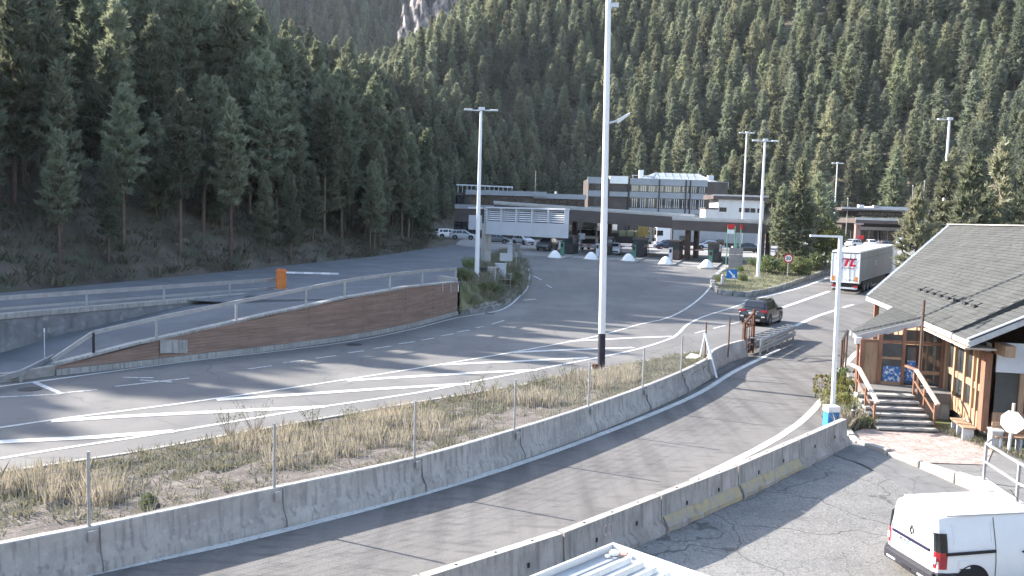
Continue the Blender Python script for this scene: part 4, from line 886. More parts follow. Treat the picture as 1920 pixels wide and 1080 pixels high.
mb = MB(); mb.b2((-.50,-.03,zm-.2),(-.28,-.005,zt-.25)); mb.build('pillar_slot',M_black,t)
for j in range(5): mb = MB(); mb.b2((-.24,-.06,zm-.1+j*.28),(-.08,-.005,zm-.02+j*.28)); mb.build('rung',M_lgrey,t)
mb = MB(); q0_ = gloc(853,407); mb.b2((-2.7,.25,5.35),(-.56,.7,6.72)); mb.build('side_box',M_grey,t)
mb = MB(); mb.b2((-2.75,.2,zt-.22),(-.56,.6,zt-.04)); mb.build('side_beam',M_lgrey,t)
# ---- cabinets and small signs on the verge
def cab(px, py, w, d, h, mat, label, lift=.2, name='cabinet', door=True):
    p = P(px,py,None,.5); z0 = p.z
    t = thing(name,label,'cabinet',(p.x,p.y,z0-.15),R(-8)); mb = MB(); mb.box((0,0,h/2+lift/2),(w,d,h+lift)); mb.build('body',mat,t,bevel=.02); mb = MB(); mb.box((0,0,h+lift+.04),(w+.1,d+.1,.07)); mb.build('cap',mat,t)
    if door:
        for s_ in (-.25,.25): mb = MB(); mb.box((w*s_,-d/2-.012,h/2+lift/2),(w*.46,.02,h*.85)); mb.build('door',mat,t)
    return t
cab(922,543,.62,.5,1.75,M_fascia,'tall white cabinet beside the gantry pillar')
cab(938,528,.9,.5,1.5,M_lgrey,'grey cabinet right of the white one by the gantry')
cab(966,485,1.0,.6,1.5,M_stone,'stone-coloured cabinet far up the verge')
cab(905,548,.5,.4,1.9,M_dark,'dark louvred cabinet against the gantry pillar')
p = P(932,545,None,.3); t = thing('cable_rack','open steel rack on the verge beside the cabinets','rack',(p.x,p.y,p.z),R(-8))
for x in (0,1.1):
    for y in (0,.7): mb = MB(); mb.rod((x,y,-.3),(x,y,1.5),.03,n=6); mb.build('leg',M_galv,t)
for z in (.5,1.0,1.45):
    mb = MB(); mb.beam((0,0,z),(1.1,0,z),.04,.05); mb.beam((1.1,0,z),(1.1,.7,z),.04,.05); mb.build('rung',M_galv,t)
def post_sign(px, py, h, w, hh, mat, label, rz=-8, name='road_sign'):
    p = P(px,py,None,.4); t = thing(name,label,'road sign',(p.x,p.y,p.z-.1),R(rz)); mb = MB(); mb.rod((0,.05,-.3),(0,.05,h),.045); mb.build('post',M_galv,t); mb = MB(); mb.box((0,0,h-hh/2),(w,.04,hh)); mb.build('sign_plate',mat,t); mb = MB(); mb.box((0,.03,h-hh/2),(w*.9,.02,.06)); mb.build('bracket',M_galv,t); return t
post_sign(948,518,2.3,1.2,.75,M_lgrey,'grey rectangular sign on the verge below the gantry')
post_sign(955,505,2.6,.5,1.3,M_lgrey,'narrow upright sign farther up the verge',-20)
post_sign(967,500,1.6,.25,.5,M_fascia,'small white marker sign at the top of the verge curve',-20)
# stones laid along the curve of the verge
t = thing('stone_edging','row of rough stones edging the curved verge','stone edging')
pth = spline([Vector((WALL[-1].x+.3,WALL[-1].y+.5,0))]+[Vector((p.x,p.y,0)) for p in EDGE],.85)
for k,(a,b) in enumerate(zip(pth[:-1],pth[1:])):
    for row in range(2):
        r_ = random.Random(k*2+row); d = b-a; n_ = Vector((-d.y,d.x,0)).normalized(); m_ = (a+b)/2+n_*(.28+.42*row)
        mb = MB(); mb.box((0,0,0),(d.length*r_.uniform(.75,.97),r_.uniform(.3,.42),.4)); o = mb.build('stone',M_stone,t,bevel=.07); o.location = (m_.x,m_.y,G(m_.x,m_.y)+.1+.14*row); o.rotation_euler = (r_.uniform(-.25,.1),r_.uniform(-.15,.15),math.atan2(d.y,d.x)+r_.uniform(-.2,.2))
# ================================================================== BUILDINGS BEHIND
def facade(t, x0, x1, y, z0, z1, n, mat=None, frame=M_dark, th=.06, sub=2):
    w = (x1-x0)/n
    for k in range(n):
        mb = MB(); mb.b2((x0+k*w+.06,y-.02,z0+.04),(x0+(k+1)*w-.06,y+.10,z1-.04)); o = mb.build('window',mat or (M_glass if (k*7)%3 else M_glassd),t)
        mb = MB()
        for j in range(1,sub): xx = x0+k*w+w*j/sub; mb.b2((xx-.05,y-.06,z0+.05),(xx+.05,y-.025,z1-.05))
        if sub > 1: mb.build('mullion',frame,o)
M_band = pm('pale_blue_band',(.30,.32,.35),.6,.08,.4); M_wall = pm('dark_brown_wall',(.10,.085,.08),.8,.15,.6); M_stucco = pm('white_stucco',(.62,.61,.60),.8,.05,.6)
def bld(name, label, px0, px1, Y, rz=0.0, zg=2.3, cat='building'):
    a = D(px0,400,Y); b = D(px1,400,Y); return thing(name,label,cat,(a.x,Y,zg),rz), b.x-a.x
# office: two visible storeys of ribbon windows
t,Lw = bld('office_building','two-storey office building with ribbon windows and a metal hip roof behind the toll canopy',1100,1366,180)
zz = lambda py: 6.9+(411-py)/9.17-2.3
mb = MB(); mb.b2((.2,.5,0),(Lw-.3,14,zz(340))); mb.build('wall',M_wall,t)
for a,b,nm in ((349,337,'top_band'),(373,362,'middle_band'),(401,392,'lower_band')):
    mb = MB(); mb.b2((0,.0,zz(a)),(4.0,.6,zz(b))); mb.build(nm,M_band,t); mb = MB(); mb.b2((8.6,.15,zz(a)),(Lw-4.5,.6,zz(b))); mb.build(nm,M_band,t); mb = MB(); mb.b2((Lw-7,.9,zz(a)-.05),(Lw,1.4,zz(b)-.2)); mb.build(nm,M_band,t)
for a,b in ((361.5,349.5),(391.5,373.5)):
    facade(t,.15,3.9,.12,zz(a),zz(b),3,sub=3); facade(t,8.8,Lw-4.7,.25,zz(a),zz(b),9,frame=M_lgrey,sub=4); facade(t,Lw-4.4,Lw-.4,1.0,zz(a),zz(b),3,sub=3)
facade(t,8.8,Lw-1,.25,.6,zz(402),10); 
for x in (4.2,8.4,14.6,20.0,20.9): mb = MB(); mb.b2((x-.12,-.02,0),(x+.12,.7,zz(338))); mb.build('pier',M_dark,t)
mb = MB(); mb.b2((4.5,.1,zz(348)),(8.2,2.5,zz(334))); mb.build('white_roof_box',M_white,t)
mb = MB(); mb.b2((4.5,.05,zz(372)),(8.2,.2,zz(363))); mb.build('balcony_front',M_band,t)
hx0,hx1 = 10.5,25.5; zr = zz(340)+.003; zk = zz(323); mb = MB(); mb.add([(hx0,1,zr),(hx1+1.5,1,zr),(hx1+1.5,11,zr),(hx0,11,zr),(hx0+4,6,zk),(hx1-2,6,zk)],[(0,1,5,4),(1,2,5),(2,3,4,5),(3,0,4),(3,2,1,0)]); rf = mb.build('metal_roof',M_roofm,t)
for k in range(9): x = hx0+1.6+k*1.5; mb = MB(); mb.beam((x+1.2,1.3,zr+.12),(min(max(x+1.2,hx0+4),hx1-2),5.8,zk+.05),.08,.08); mb.build('roof_seam',M_galv,rf)
for k in range(14): x = 9.2+k*1.15; mb = MB(); mb.rod((x,.7,zz(338)),(x,.7,zz(338)+.75),.05,n=5); mb.build('rail_post',M_white,t)
mb = MB(); mb.beam((9,.7,zz(338)+.7),(Lw-6,.7,zz(338)+.7),.08,.1); mb.build('roof_rail',M_white,t)
mb = MB(); mb.box((11.3,4,zz(330)),(.9,.9,2.2)); mb.build('chimney',M_white,t); mb = MB(); mb.box((25.5,3,zz(333)),(1.2,1,1.4)); mb.build('roof_vent',M_lgrey,t)
# long low building on the left
t,Lw = bld('low_building','long low building with a pale fascia behind the left toll lanes',848,1098,166)
zz = lambda py: 6.9+(403-py)/9.94-2.3
mb = MB(); mb.b2((.3,.5,0),(Lw-.2,9,zz(366))); mb.build('wall',M_wall,t)
mb = MB(); mb.b2((2.4,-.3,zz(368.5)),(17.6,.6,zz(359.5))); mb.build('fascia',M_band,t); mb = MB(); mb.b2((15.2,.05,zz(371.5)),(Lw,.7,zz(362.5))); mb.build('fascia',M_band,t)
facade(t,.5,15,.3,zz(386),zz(369.5),9,sub=3); facade(t,15.5,Lw-.3,.3,zz(384),zz(372.5),6,M_glassd,sub=2); facade(t,.5,Lw-.5,.3,.4,3.0,14,M_glassd)
mb = MB(); mb.b2((.4,.3,zz(395)),(Lw-.2,.6,zz(387))); mb.build('lower_band',M_band,t)
for k in range(13): x = .9+k*.85; mb = MB(); mb.rod((x,1.2,zz(366)),(x,1.2,zz(351)),.06,n=5); mb.build('rail_post',M_lgrey,t)
mb = MB(); mb.beam((.5,1.2,zz(350.5)),(11.3,1.2,zz(352)),.12,.22); mb.build('roof_rail',M_lgrey,t)
mb = MB(); mb.rod((19.5,3,zz(366)),(19.5,3,zz(357)),.25,n=8); mb.build('roof_vent',M_lgrey,t)
# small white house right of the office
t,Lw = bld('white_annex','small white building with dark window strips right of the office',1346,1432,150)
zz = lambda py: 6.9+(416.5-py)/11-2.3
mb = MB(); mb.b2((0,0,0),(Lw,7,zz(377))); mb.build('wall',M_stucco,t); mb = MB(); mb.b2((-1.0,-.5,zz(376.8)),(Lw+.5,7.5,zz(368.5))); mb.build('roof_slab',M_cbrown,t); mb = MB(); mb.b2((-1.05,-.56,zz(371)),(Lw+.55,-.505,zz(368))); mb.build('roof_edge',M_cband,t)
for a,b in ((.15,1.5),(3.5,6.4),(6.6,7.6)):
    n = max(1,int((b-a)/.75)); facade(t,a,b,.0,zz(400.5),zz(391.5),n,M_glassd,sub=1)
mb = MB(); mb.b2((-2.2,-.3,0),(-.02,4,zz(396))); mb.build('side_wing',M_stucco,t); mb = MB(); mb.b2((-2.3,-.4,zz(396)),(-.03,4.1,zz(393))); mb.build('wing_roof',M_red if False else M_cbrown,t)
# customs hall on the right
t,Lw = bld('customs_hall','wide brown canopied hall far right beyond the lorry',1588,1750,186)
zz = lambda py: 6.9+(424-py)/8.87-2.3
mb = MB(); mb.b2((3.0,3,zz(407)),(Lw,12,zz(398.5))); mb.build('clerestory_wall',M_wall,t); facade(t,3.4,Lw-.3,2.85,zz(406.5),zz(399),9,M_glassd,M_lgrey,sub=1)
mb = MB(); mb.b2((-.6,1.5,zz(397.8)),(Lw,13,zz(392))); mb.build('upper_roof',M_cbrown,t); mb = MB(); mb.b2((-.65,1.42,zz(395)),(Lw,1.49,zz(391.5))); mb.build('upper_roof_edge',M_cband,t)
mb = MB(); mb.b2((7.4,5,zz(391.5)),(Lw,11,zz(388))); mb.build('top_roof',M_lgrey,t)
mb = MB(); mb.b2((1.2,-2,zz(421)),(Lw,13,zz(411.5))); mb.build('canopy_roof',M_cbrown,t); mb = MB(); mb.b2((1.1,-2.08,zz(415)),(Lw,-2.01,zz(410.5))); mb.build('canopy_edge',M_cband,t)
for x in (2.4,13.2): mb = MB(); mb.b2((x-.5,-.5,0),(x+.5,.5,zz(421.2))); mb.build('column',M_rust if False else pm('pink_brown_column',(.30,.19,.17),.8,.1,1),t); mb = MB(); mb.b2((x-.9,-.9,zz(424)),(x+.9,-.52,zz(412))); mb.build('capital',M_lgrey,t)
mb = MB(); mb.b2((2,8,0),(Lw,12,zz(421.2))); mb.build('wall',M_wall,t); facade(t,3,Lw-1,7.85,.3,3.4,7,M_glassd,M_lgrey)
mb = MB(); mb.b2((5,7.5,3.5),(15,7.8,4.2)); mb.build('sign_band',M_lgrey,t)
for x,c_ in ((4.0,M_white),(7.2,M_curb)): mb = MB(); mb.b2((x,4,zz(392)),(x+1.1,5,zz(386))); mb.build('roof_vent',c_,t)
c = D(1610,456,184); t = thing('red_notice','small red notice board at the left column of the customs hall','sign',(c.x,183,2.3)); mb = MB(); mb.rod((0,0,0),(0,0,1.8),.06); mb.build('post',M_galv,t); mb = MB(); mb.box((0,-.06,2.0),(1.1,.06,.8)); mb.build('board',M_red,t)
c = D(1688,452,170); t = thing('white_notice','white notice board on a thin post near the customs hall','sign',(c.x,170,2.3)); mb = MB(); mb.rod((0,0,-.1),(0,0,1.4),.06); mb.build('post',M_galv,t); mb = MB(); mb.box((0,-.06,1.8),(1.6,.06,1.2)); mb.build('board',M_white,t)
# ================================================================== CHALET on the right
# frame of the house: s runs along the eave towards the camera, t points west (towards the road)
HO = Vector((15.3,32.5,0)); HU = Vector((-.195,-.981,0)).normalized(); HW = Vector((HU.y,-HU.x,0))
def H(s, t, z): return HO+HU*s+HW*t+Vector((0,0,z))
HA = math.atan2(HU.y,HU.x)
ch = thing('chalet','wooden chalet with a large grey shingle roof beside the exit road','house',(0,0,0))
EZ = 3.45; TP = math.tan(R(30))
rT = lambda d: EZ+TP*d                       # roof height a distance d in from the eave
# main roof polygon: eave from s=-10.5 to 3.9, ridge 6.6 m in; the far verge is swept out to a prow
far_e = H(-10.5,0,EZ); near_e = H(3.9,0,EZ); ridge_d = 6.6
far_r = Vector((25.4,51.5,rT(ridge_d))); rel = far_r-HO; sr = rel.dot(HU); tr = rel.dot(HW)
ridge_d = -tr; far_r.z = rT(ridge_d); near_r = H(3.9,-ridge_d,rT(ridge_d))
mb = MB(); mb.slab([far_e,near_e,near_r,far_r],.20); rf = mb.build('roof',M_shinb,ch)
# far slope of the roof and the gable under the prow
mb = MB(); mb.slab([far_r,near_r,H(3.9,-2*ridge_d,EZ),H(-10.5,-2*ridge_d,EZ)],.20); mb.build('back_roof',M_shinb,ch)
# shingle courses: overlapping strips, each its own piece
nc = 34; nrm_up = Vector((0,0,1))
def rp(d, u):
    """point on the main slope: d in from the eave, u 0..1 from the far verge to the near verge"""
    s0 = -10.5+(sr+10.5)*d/ridge_d; s_ = s0+(3.9-s0)*u; return H(s_,-d,rT(d))
slope_n = (HW*-1*0+Vector((0,0,1))-(-HW)*0); sn = (Vector((0,0,1))+HW*TP).normalized()
for k in range(nc):
    d0 = ridge_d*k/nc; d1 = ridge_d*(k+1)/nc; mb = MB(); nseg = 30; r_ = random.Random(k)
    for q in range(nseg):
        u0 = (q+(k%2)*.5-.5)/nseg; u1 = u0+1/nseg-.0012; u0 = max(0,u0); u1 = min(1,u1)
        if u1-u0 < .002: continue
        h0 = .036+r_.uniform(-.008,.010); h1 = .008; a,b,c,d = rp(d0-.01,u0),rp(d0-.01,u1),rp(d1,u1),rp(d1,u0)
        mb.add([a+sn*h0,b+sn*h0,c+sn*h1,d+sn*h1,a,b],[(0,1,2,3),(0,4,5,1)])
    mb.build('shingle_course',M_shing,rf)
# verge boards, eave fascia, ridge cap
mb = MB(); mb.beam(far_e+Vector((0,0,-.10)),far_r+Vector((0,0,-.06)),.05,.22); mb.build('verge_board',M_fascia,ch)
mb = MB(); mb.beam(far_e+Vector((0,0,.03)),far_r+Vector((0,0,.05)),.14,.05); mb.build('verge_flashing',M_zinc,ch)
mb = MB(); mb.beam(H(-10.5,.03,EZ-.12),H(-4.9,.03,EZ-.09),.06,.18); mb.build('eave_fascia',M_fascia,ch)
mb = MB(); mb.beam(H(0.0,.03,EZ-.12),H(5.6,.03,EZ-.10),.06,.18); mb.build('eave_fascia',M_fascia,ch)
mb = MB(); mb.beam(far_r+Vector((0,0,.05)),near_r+Vector((0,0,.05)),.32,.05); mb.build('ridge_cap',M_fascia,ch)
mb = MB(); mb.beam(near_e+Vector((0,0,-.02)),near_r+Vector((0,0,-.02)),.05,.16); mb.build('near_verge',M_shinb,ch)
# snow guards
for k in range(8):
    d = 1.15; s_ = -5.6+k*1.05; c = H(s_,-d,rT(d)+.06); mb = MB(); mb.beam(c-HU*.2+Vector((0,0,.02)),c+HU*.2+Vector((0,0,.02)),.05,.14); mb.beam(c-HW*.02,c-HW*.3+Vector((0,0,.15)),.04,.03); mb.build('snow_guard',M_dark,rf)
# lower near roof, gable towards the camera
lt = math.tan(R(27)); nr = [H(3.85,.05,EZ-.02),H(5.6,.05,EZ-.02),H(5.6,-5.5,EZ-.02+lt*5.5),H(3.85,-5.5,EZ-.02+lt*5.5)]
mb = MB(); mb.slab(nr,.18); lr_ = mb.build('lower_roof',M_shinb,ch)
ln_ = (Vector((0,0,1))+HW*lt).normalized()
for k in range(26):
    d0 = 5.5*k/26-.05; d1 = 5.5*(k+1)/26-.05; mb = MB()
    for q in range(4):
        a = H(3.9+.38*q,-d0,EZ-.02+lt*d0); b = H(3.9+.38*(q+1)-.01,-d0,EZ-.02+lt*d0); c = H(3.9+.38*(q+1)-.01,-d1,EZ-.02+lt*d1); d = H(3.9+.38*q,-d1,EZ-.02+lt*d1)
        mb.add([a+ln_*.034,b+ln_*.034,c+ln_*.008,d+ln_*.008,a,b],[(0,1,2,3),(0,4,5,1)])
    mb.build('shingle_course',M_shing,lr_)
mb = MB(); mb.slab([H(5.42,.06,EZ+.03),H(5.64,.06,EZ+.03),H(5.64,-5.5,EZ+.03+lt*5.5),H(5.42,-5.5,EZ+.03+lt*5.5)],.03); mb.build('verge_flashing',M_zinc,ch)
mb = MB(); mb.beam(H(5.62,.05,EZ-.14),H(5.62,-5.5,EZ-.12+lt*5.5),.06,.17); mb.build('verge_board',M_fascia,ch)
# porch roof: triangle reaching out over the entrance
pa = H(-5.0,-.02,EZ); pb = H(0.05,-.02,EZ); pc = H(-.15,2.25,2.70); pe = H(-1.6,2.25,2.70)
mb = MB(); mb.slab([pa,pb,pc,pe],.12); pr_ = mb.build('porch_roof',M_shinb,ch); pn = (pb-pa).cross(pc-pa).normalized(); pn = pn if pn.z>0 else -pn
for k in range(12):
    f0 = k/12; f1 = (k+1)/12; mb = MB(); a = pe.lerp(pa,f0); b = pc.lerp(pb,f0); c = pc.lerp(pb,f1); d = pe.lerp(pa,f1); m = max(2,int((b-a).length/.42))
    for q in range(m):
        w0 = q/m; w1 = (q+1)/m-.01; A,B,C,Dd = a.lerp(b,w0),a.lerp(b,w1),d.lerp(c,w1),d.lerp(c,w0); mb.add([A+pn*.034,B+pn*.034,C+pn*.008,Dd+pn*.008,A,B],[(0,1,2,3),(0,4,5,1)])
    mb.build('shingle_course',M_shing,pr_)
mb = MB(); mb.beam(pb+Vector((0,0,-.08)),pc+Vector((0,0,-.08)),.06,.22); mb.build('verge_board',M_zinc,ch)
mb = MB(); mb.beam(pc+Vector((0,0,-.06)),pe+Vector((0,0,-.06)),.06,.18); mb.build('verge_board',M_zinc,ch)
# floor, back rooms
def hb(s0,s1,t0,t1,z0,z1,mat,name,parent=ch,bevel=0):
    c = H((s0+s1)/2,(t0+t1)/2,(z0+z1)/2); mb = MB(); mb.box((0,0,0),(abs(s1-s0),abs(t1-t0),abs(z1-z0))); o = mb.build(name,mat,parent,bevel=bevel); o.location = c; o.rotation_euler = (0,0,HA); return o
hb(-10.2,4.42,-12.5,-1.1,-.1,.55,M_conc,'foundation'); hb(-10.1,.0,-12.3,-1.25,.56,EZ+.2,M_wood,'north_wall'); hb(-.0,4.3,-12.3,-2.6,.56,EZ+.3,pm('room_interior',(.22,.17,.13),.9,.2,.8),'inner_wall')
hb(.0,4.3,-2.55,-1.0,.551,.62,M_wood,'room_floor')
# glazed west front: posts, rails, panes
FT = -.9
hb(.1,4.5,FT-.06,FT+.06,.42,.92,M_wood,'sill_panel'); hb(.1,4.5,FT-.07,FT+.07,2.95,3.25,M_fascia,'head_board'); hb(.1,4.5,FT-.05,FT+.05,1.60,1.82,M_wood,'middle_rail')
for s_,w in ((.16,.30),(1.25,.17),(2.45,.17),(3.35,.14),(3.80,.14),(4.38,.42)):
    hb(s_-w/2,s_+w/2,FT-.10,FT+.10,.40,2.95,M_wood if w<.4 else M_woodr,'post')
for s0,s1 in ((.34,1.14),(1.36,2.34),(2.56,3.26)):
    for z0,z1 in ((.95,1.58),(1.84,2.93)): hb(s0,s1,FT-.02,FT+.0,z0,z1,M_glass,'window_pane')
hb(3.44,3.71,FT-.04,FT+.0,.95,2.93,M_wood,'wood_panel')
hb(1.7,2.0,FT-.22,FT-.10,1.9,2.25,M_white,'poster'); hb(2.0,2.5,FT-.30,FT-.15,1.0,1.6,pm('inside_curtain',(.52,.62,.66),.9,.1,3),'curtain')
hb(-.02,5.2,.02,-.9,3.10,3.16,M_woodl,'soffit')
# south front right of the corner post
hb(4.50,4.62,-5.2,-1.12,.35,1.05,M_wood,'south_sill'); hb(4.52,4.60,-5.2,-1.12,2.35,3.3,M_lgrey,'south_fascia_panel')
for a in (-1.9,-2.7,-3.5,-4.3): hb(4.46,4.66,a-.07,a+.07,1.06,2.34,M_wood,'post')
for a,b in ((-1.82,-1.14),(-2.62,-1.98),(-3.42,-2.78),(-4.22,-3.58)): hb(4.54,4.56,b,a,1.06,2.34,M_glass,'window_pane')
hb(4.45,5.5,-1.35,-1.05,2.95,3.3,M_wood,'beam_end')
# entrance porch: glazed screen facing the steps
PD = .95
hb(-2.2,1.25,-.85,2.2,.60,PD,M_path,'porch_floor'); hb(-2.1,1.15,-.8,2.1,-.1,.6,M_conc,'porch_base')
ps = .02
def scr(t0,t1,z0,z1,mat,name,dd=.10): return hb(ps-dd/2,ps+dd/2,t0,t1,z0,z1,mat,name)
zp = lambda t: EZ-.14-(EZ-2.70)*t/2.25
for t0,w,m in ((2.08,.14,M_woodr),(1.45,.16,M_woodr),(.62,.12,M_woodr),(.02,.12,M_wood),(-.80,.24,M_woodr)):
    scr(t0-w/2,t0+w/2,PD,zp(max(0,t0)),m,'porch_post',.14)
scr(1.53,2.01,PD,zp(2.05),M_wood,'wood_panel',.05)
scr(-.68,2.0,2.52,2.62,M_woodr,'transom'); scr(.68,1.37,PD,1.08,M_wood,'bottom_rail'); scr(.68,1.37,1.92,2.0,M_wood,'middle_rail')
for t0,t1,z0,z1 in ((.69,1.36,1.09,1.91),(.69,1.36,2.01,2.51),(-.67,-.05,1.55,2.51),(-.67,-.05,1.0,1.42),(.69,1.36,2.63,2.85),(-.67,.55,2.63,3.05)):
    scr(t0,t1,z0,z1,M_glass,'window_pane',.02)
scr(-.67,-.05,1.42,1.55,M_wood,'middle_rail')
# door: dark frame, glazed leaf
dr_ = scr(.10,.55,PD+.02,2.50,M_dark,'door',.06); hb(ps+.034,ps+.044,.17,.48,1.75,2.40,M_glass,'door_glass',dr_).parent = ch
hb(ps+.036,ps+.046,.17,.48,PD+.15,1.62,M_glassd,'door_glass')
mb = MB(); mb.rod(H(.10,.14,1.7),H(.16,.14,1.7),.02); mb.build('door_handle',M_galv,ch)
# blue printed notice behind the glass
hb(ps+.02,ps+.03,.28,1.30,1.05,1.65,layer(pm('blue_print',(.05,.16,.42),.6,.1,3),(.62,.68,.75),9,.5,.6),'blue_poster'); hb(ps+.047,ps+.055,.18,.46,1.15,1.9,MATS['blue_print'],'blue_poster')
# posts and rain pipe outside
mb = MB(); mb.rod(H(-.15,2.2,-.05),H(-.15,2.2,2.6),.055,n=10); mb.build('rain_pipe',M_woodr,ch); hb(-.25,-.02,2.1,2.32,2.42,2.66,M_white,'gutter_box')
mb = MB(); c = H(1.35,.35,0); mb.rod((c.x,c.y,.9),(c.x,c.y,4.3),.045,n=8); mb.build('steel_pole',M_brown,ch)
for s_ in (-9.5,-6.2): hb(s_-.1,s_+.1,-.35,-.15,-.1,EZ-.05,M_woodr,'eave_post')
# steps: five concrete treads
st = thing('steps','six concrete steps up to the chalet entrance','steps',(0,0,0))
sl0,sl1 = 13.4-.98,13.4+1.0; y0 = 29.05
for k in range(6):
    mb = MB(); zt_ = .16*(k+1)-.01; mb.box((0,0,0),(2.0,.40,.07)); o = mb.build('tread',M_curb,st,bevel=.012); o.location = (13.42-.02*k,y0+.15+k*.33,zt_-.035); o.rotation_euler = (0,0,R(-2))  # paler than the risers: sunlight on the tops is put into the colour
    mb = MB(); mb.box((0,0,0),(1.96,.36,zt_-.07+.1)); o = mb.build('riser',M_concd,st); o.location = (13.42-.02*k,y0+.21+k*.33,(zt_-.07-.1)/2); o.rotation_euler = (0,0,R(-2))
for sx,lb in ((-1.02,'pale-topped handrail on the left of the chalet steps'),(1.02,'pale-topped handrail on the right of the chalet steps')):
    hr_ = thing('stair_rail',lb,'handrail',(13.42+sx,y0,0))
    for y,zb_ in ((.35,.1),(1.15,.4),(2.0,.9)): mb = MB(); mb.box((0,y,zb_+.45),(.06,.06,.95)); mb.build('baluster',M_woodr,hr_)
    mb = MB(); mb.beam((0,.15,.95),(0,1.9,1.83),.13,.07); mb.build('top_rail',M_woodl,hr_); mb = MB(); mb.beam((0,1.9,1.83),(0,2.7,1.83),.12,.07); mb.build('top_rail',M_woodl if sx<0 else M_woodr,hr_)
    mb = MB(); mb.beam((0,.35,.6),(0,1.95,1.4),.04,.06); mb.build('lower_rail',M_woodr,hr_)
# dark steel frame left of the porch
t = thing('metal_railing','dark steel frame rail left of the porch roof','railing'); a = P(1597,700,0); b = Vector((16.2,42.5,0))
a = Vector((13.9,36.6,0)); b = Vector((15.6,40.5,0))
for q in (a,a.lerp(b,.4),b): mb = MB(); mb.rod((q.x,q.y,-.05),(q.x,q.y,2.0),.045,n=8); mb.build('post',M_brown,t)
mb = MB(); mb.beam((a.x,a.y,2.0),(b.x,b.y,2.0),.08,.08); mb.build('top_bar',M_dark,t); mb = MB(); mb.beam((a.x,a.y,1.0),(b.x,b.y,1.0),.05,.05); mb.build('middle_bar',M_dark,t)
# benches
def bench(c, rz, label):
    t = thing('bench',label,'bench',(c[0],c[1],0),rz)
    for y in (-.14,0,.14): mb = MB(); mb.box((0,y,.45),(1.5,.12,.045)); mb.build('seat_slat',M_wood,t)
    for x in (-.6,0,.6): mb = MB(); mb.box((x,0,.2),(.06,.34,.46)); mb.build('leg',M_lgrey,t)
    return t
bench((15.05,28.7),HA,'small wooden bench under the glazed front of the chalet'); 
t = bench((15.95,27.0),R(-8),'wooden bench with a backrest at the right edge behind the white sign'); 
for z in (.62,.78): mb = MB(); mb.box((0,.2,z),(1.5,.04,.12)); mb.build('back_slat',M_wood,t)
c = P(1864,842); t = thing('white_box','white upright box beside the chalet corner post','box',(c.x,c.y,0),HA); mb = MB(); mb.box((0,0,.3),(.4,.32,.6)); mb.build('body',M_fascia,t,bevel=.02); mb = MB(); mb.box((0,0,.62),(.44,.36,.05)); mb.build('lid',M_white,t)
c = H(.75,-.55,0); t = thing('post_box','grey concrete block against the chalet wall right of the steps','block',(c.x,c.y,0),HA); mb = MB(); mb.box((0,0,.42),(.5,.35,.85)); mb.build('body',M_path,t,bevel=.03); mb = MB(); mb.box((0,0,.87),(.55,.4,.05)); mb.build('cap',M_conc,t)
# white octagonal sign
c = P(1889,852); t = thing('octagon_sign','plain white octagonal sign on a white post at the chalet','road sign',(c.x,c.y,0),R(-52)); mb = MB(); mb.rod((0,.04,-.1),(.06,.04,1.35),.045,n=10); mb.build('post',M_white,t)
mb = MB(); mb.rod((.06,0,1.02),(.06,.02,1.02),.36,n=8); mb.build('plate',M_white,t); mb = MB(); mb.rod((.06,.03,1.35),(.06,.03,1.6),.05,n=6); mb.build('clamp',M_woodl,t)
# railing on the low wall at the lower right
w = thing('low_wall','low pale retaining wall below the steel railing at lower right','wall'); pts = [Vector((13.0,23.7,0)),Vector((12.86,22.4,0)),Vector((12.78,21.2,0)),Vector((12.85,19.5,0)),Vector((12.98,17,0)),Vector((13.0,13,0))]
mb = MB(); mb.sweep(pts,[(-.14,-.6),(-.14,.10),(.14,.10),(.14,-.6)]); mb.build('wall_body',M_fascia,w)
r_ = thing('path_railing','two-bar galvanised railing along the path at lower right','railing')
rp_ = [Vector((12.98,23.45,.1)),Vector((12.76,21.5,.1)),Vector((12.88,19.2,.1)),Vector((12.97,16.8,.1))]
for q in rp_: mb = MB(); mb.box((q.x,q.y,q.z+.5),(.06,.06,1.02)); mb.build('post',M_galv,r_)
for a,b in zip(rp_[:-1],rp_[1:]):
    for z in (1.0,.5): mb = MB(); mb.beam(a+Vector((0,0,z)),b+Vector((0,0,z)),.05,.06); mb.build('bar',M_galv,r_)
a = Vector((12.98,23.45,1.1)); b = Vector((14.2,25.4,.75)); mb = MB(); mb.beam(a,b,.05,.05); mb.build('bar',M_galv,r_)
# kerb stones at the edge of the paving
t = thing('kerb','pale broken kerb stones edging the pink paving','kerb'); pth = spline([Vector((11.35,28.9,0)),Vector((11.12,27.4,0)),Vector((11.6,26.2,0)),Vector((12.08,25.18,0)),Vector((12.6,24.1,0)),Vector((12.95,23.3,0))],.75)
for k,(a,b) in enumerate(zip(pth[:-1],pth[1:])):
    q = random.Random(k); d = b-a; mb = MB(); mb.box((0,0,0),(d.length-.03,.2,.4)); o = mb.build('kerb_stone',M_curb,t,bevel=.03); m_ = (a+b)/2; o.location = (m_.x,m_.y,-.10+q.uniform(-.03,.03)-(.06 if k>5 else 0)); o.rotation_euler = (q.uniform(-.05,.05),q.uniform(-.04,.04),math.atan2(d.y,d.x)+q.uniform(-.05,.05))
